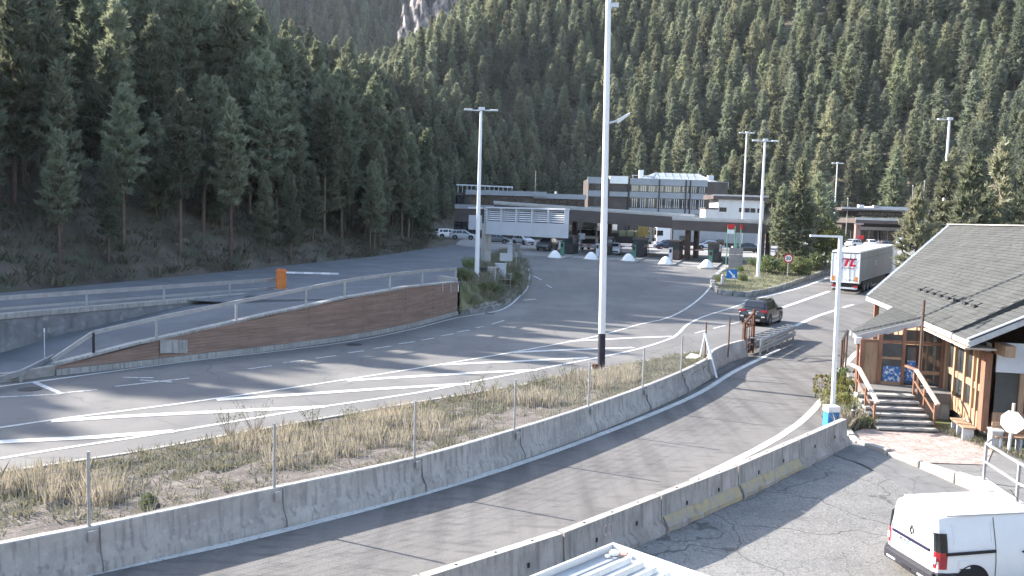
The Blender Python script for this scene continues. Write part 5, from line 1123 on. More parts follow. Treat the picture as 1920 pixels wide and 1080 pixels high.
# ================================================================== VEHICLES
def paint(name, col, rough=.28): return pm(name,col,rough,.02,1.0,spec=.6)
class Body:
    """car body lofted through cross-sections; x forward, y left, z up"""
    def __init__(s, st): s.st = st; a = np.array(st,float); s.x,s.zt,s.wt,s.zb,s.wb,s.ws,s.zs,s.z0 = a.T
    def at(s, x): return [float(np.interp(x,s.x,v)) for v in (s.zt,s.wt,s.zb,s.wb,s.ws,s.zs,s.z0)]
    def ring(s, x):
        zt,wt,zb,wb,ws,zs,z0 = s.at(x); c = min(.07,(zt-zb)*.5)
        h = [(0,zt),(wt*.55,zt-.004),(wt*.88,zt-c*.25),(wt,zt-c),((wt*.45+wb*.55),(zt-c)*.45+zb*.55),(wb,zb),(ws,(zb+zs)/2),(ws,zs),(ws-.03,z0),(0,z0)]
        return [(x,y,z) for y,z in h]+[(x,-y,z) for y,z in h[-2:0:-1]]
    def mesh(s, name, mat, parent, sub=3):
        xs = []
        for a,b in zip(s.x[:-1],s.x[1:]): xs += list(np.linspace(a,b,sub,endpoint=False))
        xs.append(s.x[-1]); rings = [s.ring(x) for x in xs]; n = len(rings[0]); mb = MB()
        mb.add([v for r in rings for v in r],[(i*n+k,i*n+(k+1)%n,(i+1)*n+(k+1)%n,(i+1)*n+k) for i in range(len(rings)-1) for k in range(n)]+[tuple(range(n-1,-1,-1)),tuple((len(rings)-1)*n+k for k in range(n))])
        return mb.build(name,mat,parent,smooth=True)
    def side(s, x, f, sg, o=.012):
        zt,wt,zb,wb,*_ = s.at(x); c = min(.07,(zt-zb)*.5); y = wb+(wt-wb)*f; z = zb+(zt-c-zb)*f; return (x,sg*(y+o),z)
    def window(s, xs0, xs1, f0, f1, sg, name, mat, parent, o=.012):
        """pane on the flank: bottom from xs0[0] to xs0[1], top from xs1[0] to xs1[1]"""
        mb = MB(); n = 5; vs = []
        for k in range(n): t = k/(n-1); vs.append(s.side(xs0[0]+(xs0[1]-xs0[0])*t,f0,sg,o)); vs.append(s.side(xs1[0]+(xs1[1]-xs1[0])*t,f1,sg,o))
        mb.add(vs,[(2*k,2*k+2,2*k+3,2*k+1) for k in range(n-1)]); return mb.build(name,mat,parent)
    def topglass(s, x0, x1, k0, k1, name, mat, parent, o=.014):
        mb = MB(); n = 5; vs = []
        for k in range(n):
            x = x0+(x1-x0)*k/(n-1); zt,wt,*_ = s.at(x); kk = k0+(k1-k0)*k/(n-1); dx = (x1-x0); 
            for y in (-kk*wt,0,kk*wt): vs.append((x+(o if x0>0 else -o)*.6,y,zt+o))
        mb.add(vs,[(3*k+j,3*k+j+1,3*k+j+4,3*k+j+3) for k in range(n-1) for j in range(2)]); return mb.build(name,mat,parent)
def wheel(t, x, y, r, w, name='wheel'):
    sg = 1 if y>0 else -1; mb = MB(); prof = [(r*.62,-w/2),(r*.92,-w/2),(r,-w*.36),(r,w*.36),(r*.92,w/2),(r*.62,w/2)]
    vs = []; n = 20
    for rr_,yy in prof:
        for k in range(n): a = 2*math.pi*k/n; vs.append((x+rr_*math.cos(a),y+yy,r+rr_*math.sin(a)))
    m = len(prof); mb.add(vs,[(i*n+k,i*n+(k+1)%n,(i+1)*n+(k+1)%n,(i+1)*n+k) for i in range(m-1) for k in range(n)]); wh = mb.build(name,M_tyre,t,smooth=True)
    mb = MB(); mb.rod((x,y+sg*(w/2-.05),r),(x,y+sg*(w/2-.02),r),r*.62,n=18); 
    for k in range(5): a = 2*math.pi*k/5; mb.beam((x,y+sg*(w/2-.01),r),(x+r*.56*math.cos(a),y+sg*(w/2-.01),r+r*.56*math.sin(a)),.05,.05)
    mb.build('rim',M_rim,wh); return wh
def arch(t, x, y, r, mat):
    sg = 1 if y>0 else -1; mb = MB(); vs = []; n = 14
    for k in range(n+1): a = math.pi*k/n; vs += [(x+r*math.cos(a)*.99,y,r*.86+r*math.sin(a)),(x+(r+.06)*math.cos(a),y+sg*.012,r*.86+(r+.06)*math.sin(a))]
    mb.add(vs,[(2*k,2*k+1,2*k+3,2*k+2) for k in range(n)]); vs2 = [(x,y,r*.5)]+[(x+r*math.cos(math.pi*k/n),y,r*.86+r*math.sin(math.pi*k/n)) for k in range(n+1)]+[(x-r,y,r*.5),(x+r,y,r*.5)]
    mb.add(vs2,[(0,k,k+1) for k in range(1,n+2)]+[(0,n+3,1)]); return mb.build('wheel_arch',mat,t)
def car(name, label, cat, p, heading, col, kind='hatch', sc=1.0, group=None, lit=True, z=None):
    t = thing(name,label,cat,(p.x,p.y,G(p.x,p.y)+.01 if z is None else z),heading,group); t.scale = (sc,)*3; m = col
    if kind=='suv':
        W_=.93; B = Body([(-2.33,.86,.70,.84,.74,.80,.55,.40),(-2.27,1.00,.76,.98,.84,.89,.50,.30),(-2.15,1.16,.76,1.04,.89,.93,.42,.26),(-1.80,1.60,.66,1.05,.90,.93,.40,.24),(-1.55,1.66,.66,1.05,.91,.93,.40,.24),(0,1.71,.67,1.03,.92,.94,.40,.22),(.45,1.66,.65,1.02,.92,.94,.40,.22),(1.35,1.10,.74,1.0,.91,.93,.40,.22),(2.05,.98,.70,.92,.84,.90,.42,.24),(2.27,.84,.60,.80,.74,.80,.45,.26),(2.33,.70,.5,.66,.62,.7,.45,.3)])
        wx = 1.35; wr = .36
    elif kind=='sedan':
        W_=.90; B = Body([(-2.30,.78,.66,.76,.70,.78,.50,.36),(-2.2,.95,.70,.93,.80,.87,.42,.26),(-1.55,1.04,.70,.96,.86,.90,.38,.2),(-.75,1.40,.60,.95,.88,.90,.36,.2),(.1,1.45,.61,.93,.89,.90,.36,.2),(.5,1.38,.60,.92,.88,.90,.36,.2),(1.25,.98,.70,.90,.87,.90,.36,.2),(2.0,.84,.66,.78,.80,.86,.36,.2),(2.28,.66,.5,.62,.66,.74,.4,.24)])
        wx = 1.35; wr = .32
    else:
        W_=.88; B = Body([(-2.05,.82,.66,.80,.70,.78,.50,.36),(-1.98,1.0,.70,.96,.82,.86,.42,.26),(-1.65,1.40,.62,.97,.86,.88,.38,.2),(-.8,1.50,.62,.96,.87,.88,.36,.2),(.2,1.50,.62,.94,.88,.88,.36,.2),(.55,1.40,.60,.92,.87,.88,.36,.2),(1.25,1.0,.68,.90,.86,.88,.36,.2),(1.85,.84,.62,.78,.78,.84,.36,.2),(2.08,.66,.5,.62,.64,.72,.4,.24)])
        wx = 1.25; wr = .31
    B.mesh('body',m,t)
    q = (B.x[0]+B.x[-1])/2
    if kind=='suv': pan = [((-1.85,-1.25),(-1.62,-1.15)),((-1.15,-.12),(-1.05,-.12)),((-.02,1.02),(-.02,.36))]
    elif kind=='sedan': pan = [((-1.05,-.35),(-.72,-.30)),((-.27,1.0),(-.24,.42))]
    else: pan = [((-1.6,-1.05),(-1.45,-.95)),((-.95,-.05),(-.88,-.05)),((.03,1.0),(.03,.46))]
    for sg in (1,-1):
        for a,b in pan: B.window(a,b,.10,.90,sg,'side_window',M_glassd,t)
        for x in (wx,-wx): wheel(t,x,sg*(W_-.12),wr,.22); arch(t,x,sg*(W_+.004),wr+.05,M_black)
        mb = MB(); mb.box((.95,sg*(W_+.09),1.02),(.16,.2,.14)); mb.build('mirror',M_black,t,bevel=.02)
        # lamps
        x0 = B.x[0]; mb = MB()
        if kind=='suv': mb.b2((-2.30,sg*.50,.94),(-2.20,sg*.905,1.08)); mb.b2((-2.2,sg*.84,.92),(-1.95,sg*.945,1.05))
        else: mb.b2((x0+.05,sg*.45,.72),(x0+.16,sg*(W_-.05),.88))
        mb.build('tail_lamp',M_lampr,t); mb = MB(); mb.b2((B.x[-1]-.22,sg*.45,.62),(B.x[-1]-.10,sg*(W_-.12),.74)); mb.build('headlight',M_lampw,t)
        mb = MB(); mb.b2((-wx+.42,sg*(W_-.02),.20),(wx-.42,sg*(W_+.018),.36)); mb.build('sill_strip',M_black if kind!='suv' else M_galv,t)
    if kind=='suv': B.topglass(-2.10,-1.80,.88,.92,'rear_window',M_glassd,t); B.topglass(1.28,.50,.88,.92,'windscreen',M_glassd,t)
    elif kind=='sedan': B.topglass(-1.45,-.80,.80,.88,'rear_window',M_glassd,t); B.topglass(1.2,.55,.85,.9,'windscreen',M_glassd,t)
    else: B.topglass(-1.95,-1.68,.85,.9,'rear_window',M_glassd,t); B.topglass(1.2,.6,.85,.9,'windscreen',M_glassd,t)
    x0 = B.x[0]; mb = MB(); mb.b2((x0-.03,-.26,.66 if kind!='suv' else .80),(x0+.03,.26,.77 if kind!='suv' else .91)); mb.build('number_plate',M_white,t)
    mb = MB(); mb.b2((x0-.05,-.72,.34),(x0+.12,.72,.52)); mb.build('rear_bumper',M_black,t,bevel=.03)
    mb = MB(); mb.b2((B.x[-1]-.1,-.55,.32),(B.x[-1]+.02,.55,.50)); mb.build('grille',M_black,t)
    if kind=='suv':
        for sg in (1,-1): mb = MB(); mb.beam((-1.5,sg*.58,1.74),(.3,sg*.58,1.755),.04,.05); mb.build('roof_rail',M_dark,t)
        mb = MB(); mb.b2((x0-.056,-.5,.36),(x0-.03,.5,.47)); mb.build('skid_plate',M_galv,t); mb = MB(); mb.b2((x0+.02,-.4,.96),(x0+.045,.4,1.0)); mb.build('chrome_strip',M_galv,t)
        for sg in (1,-1): mb = MB(); mb.b2((x0-.02,sg*.58,.60),(x0+.04,sg*.80,.68)); mb.build('rear_reflector',M_lampw,t)
    return t
C_black = paint('black_car_paint',(.022,.022,.028),.18); C_white = paint('white_car_paint',(.78,.78,.78)); C_silver = paint('silver_car_paint',(.42,.45,.48)); C_navy = paint('navy_car_paint',(.03,.045,.09)); C_grey = paint('grey_car_paint',(.14,.15,.16))
pr = P(1440,611); pf = P(1463,603); pl = P(1393,604); hd = math.atan2(2.74,1.64); fw = Vector((math.cos(hd),math.sin(hd),0))
cc = pr+fw*1.35+Vector((-fw.y,fw.x,0))*.80
car('suv','black SUV driving away beside the steel guard rail','car',cc,hd,C_black,'suv')
# ---- white van on the parking lot
vz = -.40; va = R(11); VS = .92
v = thing('van','white panel van parked at the lower right corner','van',(0,0,vz),va); v.scale = (VS,)*3
B = Body([(-2.10,1.60,.62,1.06,.76,.84,.55,.42),(-2.08,1.70,.66,1.08,.80,.865,.52,.36),(-2.02,1.76,.69,1.10,.84,.885,.48,.30),(-1.90,1.79,.70,1.10,.865,.905,.44,.26),(-1.0,1.825,.71,1.10,.875,.915,.42,.24),(0,1.82,.71,1.10,.875,.915,.42,.24),(.45,1.78,.70,1.09,.875,.915,.42,.24),(.7,1.66,.68,1.08,.875,.912,.42,.24),(1.32,1.16,.72,1.05,.87,.91,.42,.24),(1.95,1.0,.66,.92,.80,.88,.42,.26),(2.12,.82,.55,.78,.70,.78,.45,.28),(2.17,.66,.5,.62,.6,.7,.45,.32)])
C_van = pm('van_white',(.84,.84,.835),.35,.03,1.5,spec=.5)
B.mesh('body',C_van,v,sub=5)
for sg in (1,-1):
    B.window((.30,1.22),(.36,.74),.08,.86,sg,'door_window',M_glassd,v)
    for x in (1.32,-1.28): wheel(v,x,sg*.80,.315,.2); arch(v,x,sg*.918,.37,M_black)
    def seam(a,b,w=.012,name='panel_gap',mat=M_dark): mb = MB(); mb.beam(a,b,.012,w); return mb.build(name,mat,v)
    sd = lambda x,f,o=.004: Vector(B.side(x,f,sg,o))
    for x in (-.72,.20,1.18 if False else .22):
        pass
    for x in (-.72,.22): seam(sd(x,.02),sd(x,.92)); seam(Vector((x,sg*.918,.34)),Vector((x,sg*.919,.76))); seam(Vector((x,sg*.919,.76)),sd(x,.02))
    mb = MB(); mb.beam((-1.93,sg*.905,.985),(-.74,sg*.918,1.02),.03,.06); mb.build('sliding_rail',M_black,v)
    mb = MB(); mb.b2((-1.62,sg*.905,.66),(-1.34,sg*.923,.84)); mb.build('fuel_flap',C_van,v,bevel=.01)
    mb = MB(); mb.b2((-1.60,sg*.922,.65),(-1.42,sg*.926,.665)); mb.build('flap_notch',M_dark,v)
    for x in (.04,.38): mb = MB(); mb.b2((x-.12,sg*.905,.96),(x+.12,sg*.945,1.00)); mb.build('door_handle',M_black,v,bevel=.01)
    mb = MB(); mb.b2((-.9,sg*.90,.24),(.9,sg*.925,.36)); mb.build('sill_strip',M_black,v)
    mb = MB(); mb.beam((-1.85,sg*.715,1.762),(.5,sg*.715,1.775),.03,.03); mb.build('roof_gutter',pm('gutter_grey%d'%sg,(.5,.5,.5),.5,.05,2),v)
    # pressed panel edges on the cargo side
    for x in (-1.72,-.80): mb = MB(); mb.beam(sd(x,.15,.006),sd(x,.80,.006),.012,.03); mb.build('pressing',C_van,v)
    # tail lamp: dark glass above, red lens below, wrapping the corner
    def lampq(z0,z1,mat,nm):
        mb = MB(); vs = []
        for z in (z0,(z0+z1)/2,z1):
            k = min(1,max(0,(z-.55)/(1.6-.55))); y = .80-.10*max(0,z-1.05)/.6; yo = .868-.14*max(0,z-1.08)/.6
            vs += [(-2.118,sg*(y-.06),z),(-2.122,sg*(y+.01),z),(-2.06,sg*(yo+.018),z),(-1.96,sg*(yo+.040),z),(-1.90,sg*(yo+.040),z)]
        mb.add(vs,[(i*5+j,i*5+j+1,(i+1)*5+j+1,(i+1)*5+j) for i in range(2) for j in range(4)]); return mb.build(nm,mat,v)
    lampq(1.02,1.42,M_glassd,'lamp_glass'); lampq(.66,1.018,M_lampr,'tail_lamp')
    mb = MB(); mb.b2((-2.135,sg*.775,.76),(-2.11,sg*.83,.90)); mb.build('reverse_lamp',M_lampw,v)
    mb = MB(); mb.b2((1.0,sg*.93,1.10),(1.14,sg*1.08,1.30)); mb.build('mirror',M_black,v,bevel=.02)
B.topglass(1.27,.74,.9,.92,'windscreen',M_glassd,v)
mb = MB(); mb.box((-2.10,0,.43),(.22,1.70,.26)); mb.build('rear_bumper',pm('bumper_grey',(.035,.035,.045),.6,.1,3),v,bevel=.05)
for y in (-.55,0,.55): mb = MB(); mb.b2((-2.225,y-.16,.36),(-2.20,y+.16,.40)); mb.build('bumper_slot',M_lgrey if y else M_black,v)
for sg in (1,-1): mb = MB(); mb.b2((-2.12,sg*.74,.30),(-1.62,sg*.925,.58)); mb.build('corner_bumper',MATS['bumper_grey'],v,bevel=.03)
mb = MB(); mb.beam((-2.118,.66,.985),(-2.118,-.60,.985),.04,.062); mb.build('black_trim',pm('navy_trim',(.018,.016,.05),.4,.05,3),v)
mb = MB(); mb.b2((-2.122,.10,.83),(-2.105,.62,.945)); mb.build('number_plate',M_white,v)
text('AJ-385-RF','plate_letters',.115,M_black,v,(-2.1255,.36,.888),(R(90),0,R(-90)),ext=.001,fat=.002,sx=.78)
mb = MB(); mb.b2((-2.1245,.575,.835),(-2.1205,.615,.94)); mb.build('plate_band',M_signb,v)
mb = MB(); mb.b2((-2.1245,.105,.835),(-2.1205,.145,.94)); mb.build('plate_band',M_signb,v)
mb = MB()
for a,b in (((0,.105),(.062,0)),((.062,0),(0,-.105)),((0,-.105),(-.062,0)),((-.062,0),(0,.105))): mb.beam((-2.112,.03+a[0],1.20+a[1]),(-2.112,.03+b[0],1.20+b[1]),.02,.03)
mb.build('diamond_emblem',M_dark,v)
mb = MB(); mb.b2((-2.085,-.10,1.615),(-2.055,.10,1.65)); mb.build('brake_lamp',M_lampr,v)
text('Express','small_lettering',.07,M_galv,v,(-2.112,.48,.70),(R(90),0,R(-90)),ext=.001)
mb = MB(); mb.beam((-2.112,-.02,1.55),(-2.124,-.02,.60),.006,.012); 
for y in (.735,-.735): mb.beam((-2.10,y*.86,1.55),(-2.117,y,1.05),.006,.012); mb.beam((-2.117,y,1.05),(-2.112,y,.60),.006,.012)
mb.build('tailgate_gap',M_lgrey,v)
mb = MB(); mb.rod((.55,0,1.77),(.30,0,2.05),.008,n=5); mb.build('aerial',M_black,v)
vr = P(1709,1068,0.0)
rear_c = Vector((8.35,17.55,0)); v.location = (rear_c.x+2.1*VS*math.cos(va), rear_c.y+2.1*VS*math.sin(va), vz)
# ---- articulated lorry
a = P(1557,548); b = P(1608,553); rc = (a+b)/2; hd = math.atan2(.82,.57)
t = thing('lorry','white articulated lorry with red TTC lettering on its trailer doors','lorry',(rc.x,rc.y,G(rc.x,rc.y)),hd); t.rotation_euler = (0,-R(2.0),hd); C_tr = pm('shaded_trailer_side',(.27,.265,.255),.5,.08,.5); LW = 1.22  # trailer body grey instead of white: the side's shade is put into the colour
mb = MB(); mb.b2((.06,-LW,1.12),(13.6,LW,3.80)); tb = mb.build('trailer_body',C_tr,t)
mb = MB(); mb.b2((0,-LW-.02,3.803),(13.62,LW+.02,3.95)); mb.build('trailer_roof',M_white,t)
mb = MB(); mb.b2((-.02,-LW-.03,3.74),(.08,LW+.03,3.80)); mb.build('top_frame',M_dark,t)
for s_ in (1,-1): mb = MB(); mb.b2((-.02,s_*LW-.06,1.05),(.10,s_*LW+.06,3.74)); mb.build('corner_post',M_mast,t)
mb = MB(); mb.b2((-.02,-LW+.07,1.02),(.05,LW-.07,1.12)); mb.build('sill',M_mast,t)
for s_ in (1,-1):
    mb = MB(); mb.b2((.0,min(.01*s_,s_*(LW-.08)),1.13),(.055,max(.01*s_,s_*(LW-.08)),3.72)); dd = mb.build('rear_door',M_white,t)
    for y in (.35,.75): mb = MB(); mb.rod((-.015,s_*y,1.15),(-.015,s_*y,3.70),.014,n=6); mb.build('lock_rod',M_lgrey,dd)
    mb = MB(); mb.b2((-.03,s_*(LW-.30),1.16),(-.008,s_*(LW-.10),1.62)); mb.build('reflector',M_lampo,t)
    mb = MB(); mb.b2((-.05,s_*.75,.62),(.02,s_*1.15,.78)); mb.build('tail_lamp',M_lampr,t)
    for x in (2.4,3.7,5.0): wheel(t,x,s_*1.08,.5,.3)
    mb = MB(); mb.b2((1.5,s_*LW-.02,.45),(11.0,s_*LW+.0,1.05)); mb.build('side_guard',M_dark,t)
    mb = MB(); mb.b2((.3,s_*LW-.01,3.2),(13.5,s_*(LW+.012),3.22)); mb.build('curtain_rail',M_dark,t)
    for x in np.arange(.7,13.4,.62): mb = MB(); mb.b2((x,s_*(LW+.003),1.12),(x+.05,s_*(LW+.012),1.35)); mb.build('strap',M_lgrey,t)
mb = MB(); mb.b2((.0,-1.15,.45),(.08,1.15,.60)); mb.build('bumper_bar',M_lgrey,t); mb = MB(); mb.b2((.15,-1.1,.25),(.3,1.1,1.02)); mb.build('chassis_end',M_black,t); mb = MB(); mb.b2((.3,-.5,.75),(13,.5,1.11)); mb.build('chassis',M_black,t)
# lettering: red T T C with a long dark top bar
L1 = MB(); ZB,ZT = 2.55,3.28
def par(y0,y1,z0,z1,sk): return [(-.055,y0-sk*(z0-ZB),z0),(-.055,y1-sk*(z0-ZB),z0),(-.055,y1-sk*(z1-ZB),z1),(-.055,y0-sk*(z1-ZB),z1)]
def qd(mb,p): mb.add(p+[(x+.008,y,z) for x,y,z in p],[(0,1,2,3),(0,1,5,4),(1,2,6,5),(2,3,7,6),(3,0,4,7)])
for y in (.66,.10): qd(L1,par(y,y-.24,ZB,ZT-.12,.30))
qd(L1,par(-.36,-.58,ZB+.05,ZT-.12,.30)); qd(L1,par(-.40,-.92,ZB,ZB+.17,.30))
L1.build('red_letters',pm('crimson_letters',(.50,.005,.04),.5,.03,3),t); L2 = MB(); qd(L2,par(1.02,.52,ZT-.12,ZT,.30)); qd(L2,par(.44,-.80,ZT-.12,ZT,.30)); L2.build('letter_bar',pm('maroon_bar',(.12,.01,.04),.5,.03,3),t)
text('TRANS. ARAGONESE','small_letters',.16,MATS['maroon_bar'],t,(-.05,-.05,2.36),(R(90),0,R(-90)),ext=.002,sx=1.0,fat=.003)
for z,w in ((2.02,.5),(1.88,.5),(1.74,.6)): mb = MB(); mb.b2((-.010,-.86,z),(-.002,-.86+w,z+.05)); mb.build('grey_print',M_lgrey,t)
text('R 1462 BCK','trailer_plate',.17,M_black,t,(-.014,-.5,1.28),(R(90),0,R(-90)),ext=.002)
text('ttc','side_lettering',.9,M_lgrey,t,(6.5,-LW-.006,2.6),(R(90),0,0),ext=.002)
# tractor
mb = MB(); mb.b2((14.2,-1.22,.9),(16.2,1.22,3.55)); mb.build('cab',C_white,t,bevel=.12); mb = MB(); mb.b2((14.2,-1.0,3.56),(15.4,1.0,3.9)); mb.build('wind_deflector',C_white,t,bevel=.08)
for s_ in (1,-1):
    mb = MB(); mb.b2((15.1,s_*1.225-.01,2.0),(15.95,s_*1.225+.01,2.8)); mb.build('cab_window',M_glassd,t)
    for x in (15.4,12.2): wheel(t,x,s_*1.05,.5,.3)
    mb = MB(); mb.b2((13.0,s_*1.05,.4),(14.6,s_*1.2,1.0)); mb.build('tank',M_galv,t)
mb = MB(); mb.b2((11.3,-.45,.6),(16,.45,.95)); mb.build('tractor_chassis',M_black,t)
# ---- lorries on the plaza
def tractor(label, p, hd, col, name='lorry_cab', trailer=None, tcol=None):
    t = thing(name,label,'lorry',(p.x,p.y,G(p.x,p.y)),hd)
    mb = MB(); mb.b2((-1.1,-1.22,.95),(1.1,1.22,3.3)); mb.build('cab',col,t,bevel=.12); mb = MB(); mb.b2((-1.0,-1.05,3.31),(.5,1.05,3.85)); mb.build('wind_deflector',col,t,bevel=.12)
    mb = MB(); mb.b2((1.09,-1.05,2.0),(1.12,1.05,2.85)); mb.build('windscreen',M_glassd,t); mb = MB(); mb.b2((1.09,-1.0,.95),(1.14,1.0,1.6)); mb.build('grille',M_black,t); mb = MB(); mb.b2((1.0,-1.22,.4),(1.2,1.22,.93)); mb.build('bumper',M_dark if col is not C_white else C_white,t,bevel=.05)
    for s_ in (1,-1):
        mb = MB(); mb.b2((.1,s_*1.225-.01,1.95),(.95,s_*1.225+.01,2.75)); mb.build('side_window',M_glassd,t); mb = MB(); mb.b2((1.15,s_*.75,.6),(1.22,s_*1.1,.8)); mb.build('headlight',M_lampw,t); mb = MB(); mb.b2((.9,s_*1.3,1.9),(1.05,s_*1.55,2.7)); mb.build('mirror',M_black,t)
        for x in (.3,-3.2): wheel(t,x,s_*1.05,.5,.3)
    mb = MB(); mb.b2((-4.2,-.45,.6),(1,.45,.95)); mb.build('chassis',M_black,t); mb = MB(); mb.b2((1.1,-.8,2.95),(1.35,.8,3.12)); mb.build('sun_visor',M_dark,t)
    if trailer:
        mb = MB(); mb.b2((-1.5-trailer,-1.24,1.1),(-1.5,1.24,3.95)); mb.build('trailer_body',tcol,t)
        for s_ in (1,-1):
            for x in (-trailer+.5,-trailer+1.8): wheel(t,x,s_*1.05,.5,.3)
            mb = MB(); mb.b2((-1.0-trailer,s_*1.2,.5),(-3,s_*1.24,1.05)); mb.build('side_guard',M_dark,t)
    return t
C_tarp = pm('grey_tarpaulin',(.33,.34,.36),.6,.08,.6)
tractor('white lorry coming head-on through the toll lane beside the tall mast',D(1107,440,121),TA+math.pi,C_white,trailer=9,tcol=C_white)
tractor('white lorry with grey trailer standing side-on behind the toll canopy',D(1243,430,140),math.pi-.05,C_white,trailer=13,tcol=C_tarp)
C_tank = pm('olive_tarpaulin',(.24,.24,.14),.7,.15,1)
t = thing('flat_trailer','dark low-loader trailer with pallets under the toll canopy','trailer',(*D(1182,440,128).xy,2.3),math.pi-.1); mb = MB(); mb.b2((-3,-1.2,.9),(3,1.2,1.9)); mb.build('bed',M_dark,t); 
for k in range(5): mb = MB(); mb.b2((-2.8+k*1.15,-1.0,1.92),(-1.8+k*1.15,1.0,2.75)); mb.build('pallet_load',C_tank,t,bevel=.05)
for s_ in (1,-1):
    for x in (-2,-.7,2): wheel(t,x,s_*1.05,.45,.28)
# ---- cars on the plaza
def cp(px, py, Y): d = D(px,py,Y); return Vector((d.x,Y,0))
car('car','dark car coming head-on under the gantry in the left toll lane','car',cp(1026,460,117),TA+math.pi,C_grey,'suv')
car('car','white car half hidden right of the tall mast in the toll lane','car',cp(1152,455,112),TA+math.pi+.2,C_white,'hatch')
car('car','pale blue car parked side-on behind the toll booths','car',cp(1330,445,138),math.pi,pm('ice_blue_paint',(.55,.60,.64),.3,.03,1),'sedan')
car('car','dark blue car in front of the white lorry cab','car',cp(1253,445,134),math.pi+.1,C_navy,'hatch')
car('car','black car at the right end under the toll canopy','car',cp(1402,449,131),.1,C_black,'sedan')
car('car','silver estate car parked on the left behind the gantry','car',cp(868,440,152),.05,C_silver,'suv')
car('car','white car parked at the forest edge on the far left','car',cp(838,434,158),.5,C_white,'suv')
car('car','white car parked behind the silver estate','car',cp(862,428,172),.1,C_white,'hatch')
car('car','grey car on the slip road behind the gantry panel','car',cp(982,448,135),-1.0,C_silver,'hatch')
car('car','dark car parked under the gantry beside the verge','car',cp(930,446,138),.1,C_grey,'hatch')
car('car','white car at the left column of the customs hall','car',cp(1603,458,176),.6,C_white,'suv')
car('car','white van-like car in the middle of the customs hall','car',cp(1632,458,178),1.4,C_white,'suv')
car('car','dark car under the customs hall canopy','car',cp(1662,459,178),.2,C_grey,'hatch')
car('car','white car at the right column of the customs hall','car',cp(1716,462,168),.2,C_white,'suv')
# ---- two people by the customs hall (tiny in the picture): one continuous figure each
def person(label, p, z, h, mat, mat2):
    k = h/1.75; J = [((0,0,.92),.13),((0,0,1.18),.13),((0,0,1.42),.15),((0,0,1.52),.06),((0,0,1.62),.10),((0,0,1.72),.08),((.20,0,1.40),.06),((.27,.03,1.12),.045),((.25,-.06,.86),.035),((-.20,0,1.40),.06),((-.27,.03,1.12),.045),((-.25,-.06,.86),.035),((.10,0,.88),.09),((.11,-.02,.48),.065),((.12,.04,.06),.045),((.12,-.12,.03),.04),((-.10,0,.88),.09),((-.11,.02,.48),.065),((-.12,.10,.06),.045),((-.12,-.06,.03),.04)]
    E = [(0,1),(1,2),(2,3),(3,4),(4,5),(2,6),(6,7),(7,8),(2,9),(9,10),(10,11),(0,12),(12,13),(13,14),(14,15),(0,16),(16,17),(17,18),(18,19)]
    me = bpy.data.meshes.new('person'); me.from_pydata([tuple(c_*k for c_ in a) for a,_ in J],E,[]); o = link('person',me); o.location = (p.x,p.y,z); sk = o.modifiers.new('skin','SKIN'); 
    for d_,(_,r_) in zip(me.skin_vertices[0].data,J): d_.radius = (r_*k,r_*k)
    me.skin_vertices[0].data[0].use_root = True; su = o.modifiers.new('sub','SUBSURF'); su.levels = 1; su.render_levels = 1; me.materials.append(mat); tag(o,label,'person')
person('person in pale clothes standing left under the customs hall canopy',cp(1647,458,174),2.3,1.75,M_fascia,M_dark)
person('person in pinkish top standing beside another under the customs hall',cp(1653,458,174),2.3,1.68,pm('pink_cloth',(.5,.3,.28),.8,.1,3),M_dark)
person('person in dark clothes walking on the road before the customs hall',cp(1672,462,166),2.3,1.75,M_dark,M_dark)
# ================================================================== MASTS AND SMALL THINGS
def mast(label, base, top_z, r0, r1, arms, name='lamp_mast', two=True):
    t = thing(name,label,'lamp post',base); h = top_z-base[2]; mb = MB(); n = 5
    for k in range(n): mb.rod((0,0,h*k/n-(.2 if k==0 else 0)),(0,0,h*(k+1)/n),r0+(r1-r0)*k/n,r0+(r1-r0)*(k+1)/n,12,cap=(k==n-1))
    mb.build('pole',M_mast,t,smooth=True); mb = MB(); mb.lathe([(r0*2.3,-.1),(r0*2.3,.06),(r0*1.4,.10)],12); mb.build('base_plate',M_conc,t)
    if arms:
        mb = MB(); mb.beam((-arms,0,h-.06),(arms if two else 0,0,h-.02),.09,.09); mb.build('cross_arm',M_lgrey,t)
        for s_ in ((-1,1) if two else (-1,)):
            mb = MB(); mb.box((s_*arms*.85,-.1,h-.02),(arms*.55,.42,.13),0,None,('X',R(8))); mb.build('lamp_head',M_lgrey,t,bevel=.03)
        mb = MB(); mb.box((.05,0,h+.06),(.45,.4,.26)); mb.build('top_box',M_lgrey,t,bevel=.04)
    return t
b = P(893,552,None,.6); mast('tall white lamp mast with crossbar beside the sign gantry',(b.x,b.y,b.z-.2),hgt(904,206,b),.20,.10,1.15)
b = P(1421,519,None,.3); mast('tall white lamp mast with crossbar in front of the island conifers',(b.x,b.y,b.z),hgt(1440,264,b),.18,.10,1.15)
b = D(1394,372,132); mast('white lamp mast rising behind the white annex',(b.x,b.y,2.3),hgt(1400,249,b),.16,.10,1.0)
b = D(1771,360,90); mast('white lamp mast with a single head above the trees behind the house',(b.x,b.y,.9),hgt(1779,224,b),.18,.11,1.1,two=False)
b = D(1567,360,160); mast('thin distant lamp mast behind the island trees',(b.x,b.y,2.3),hgt(1570,306,b),.13,.08,.9)
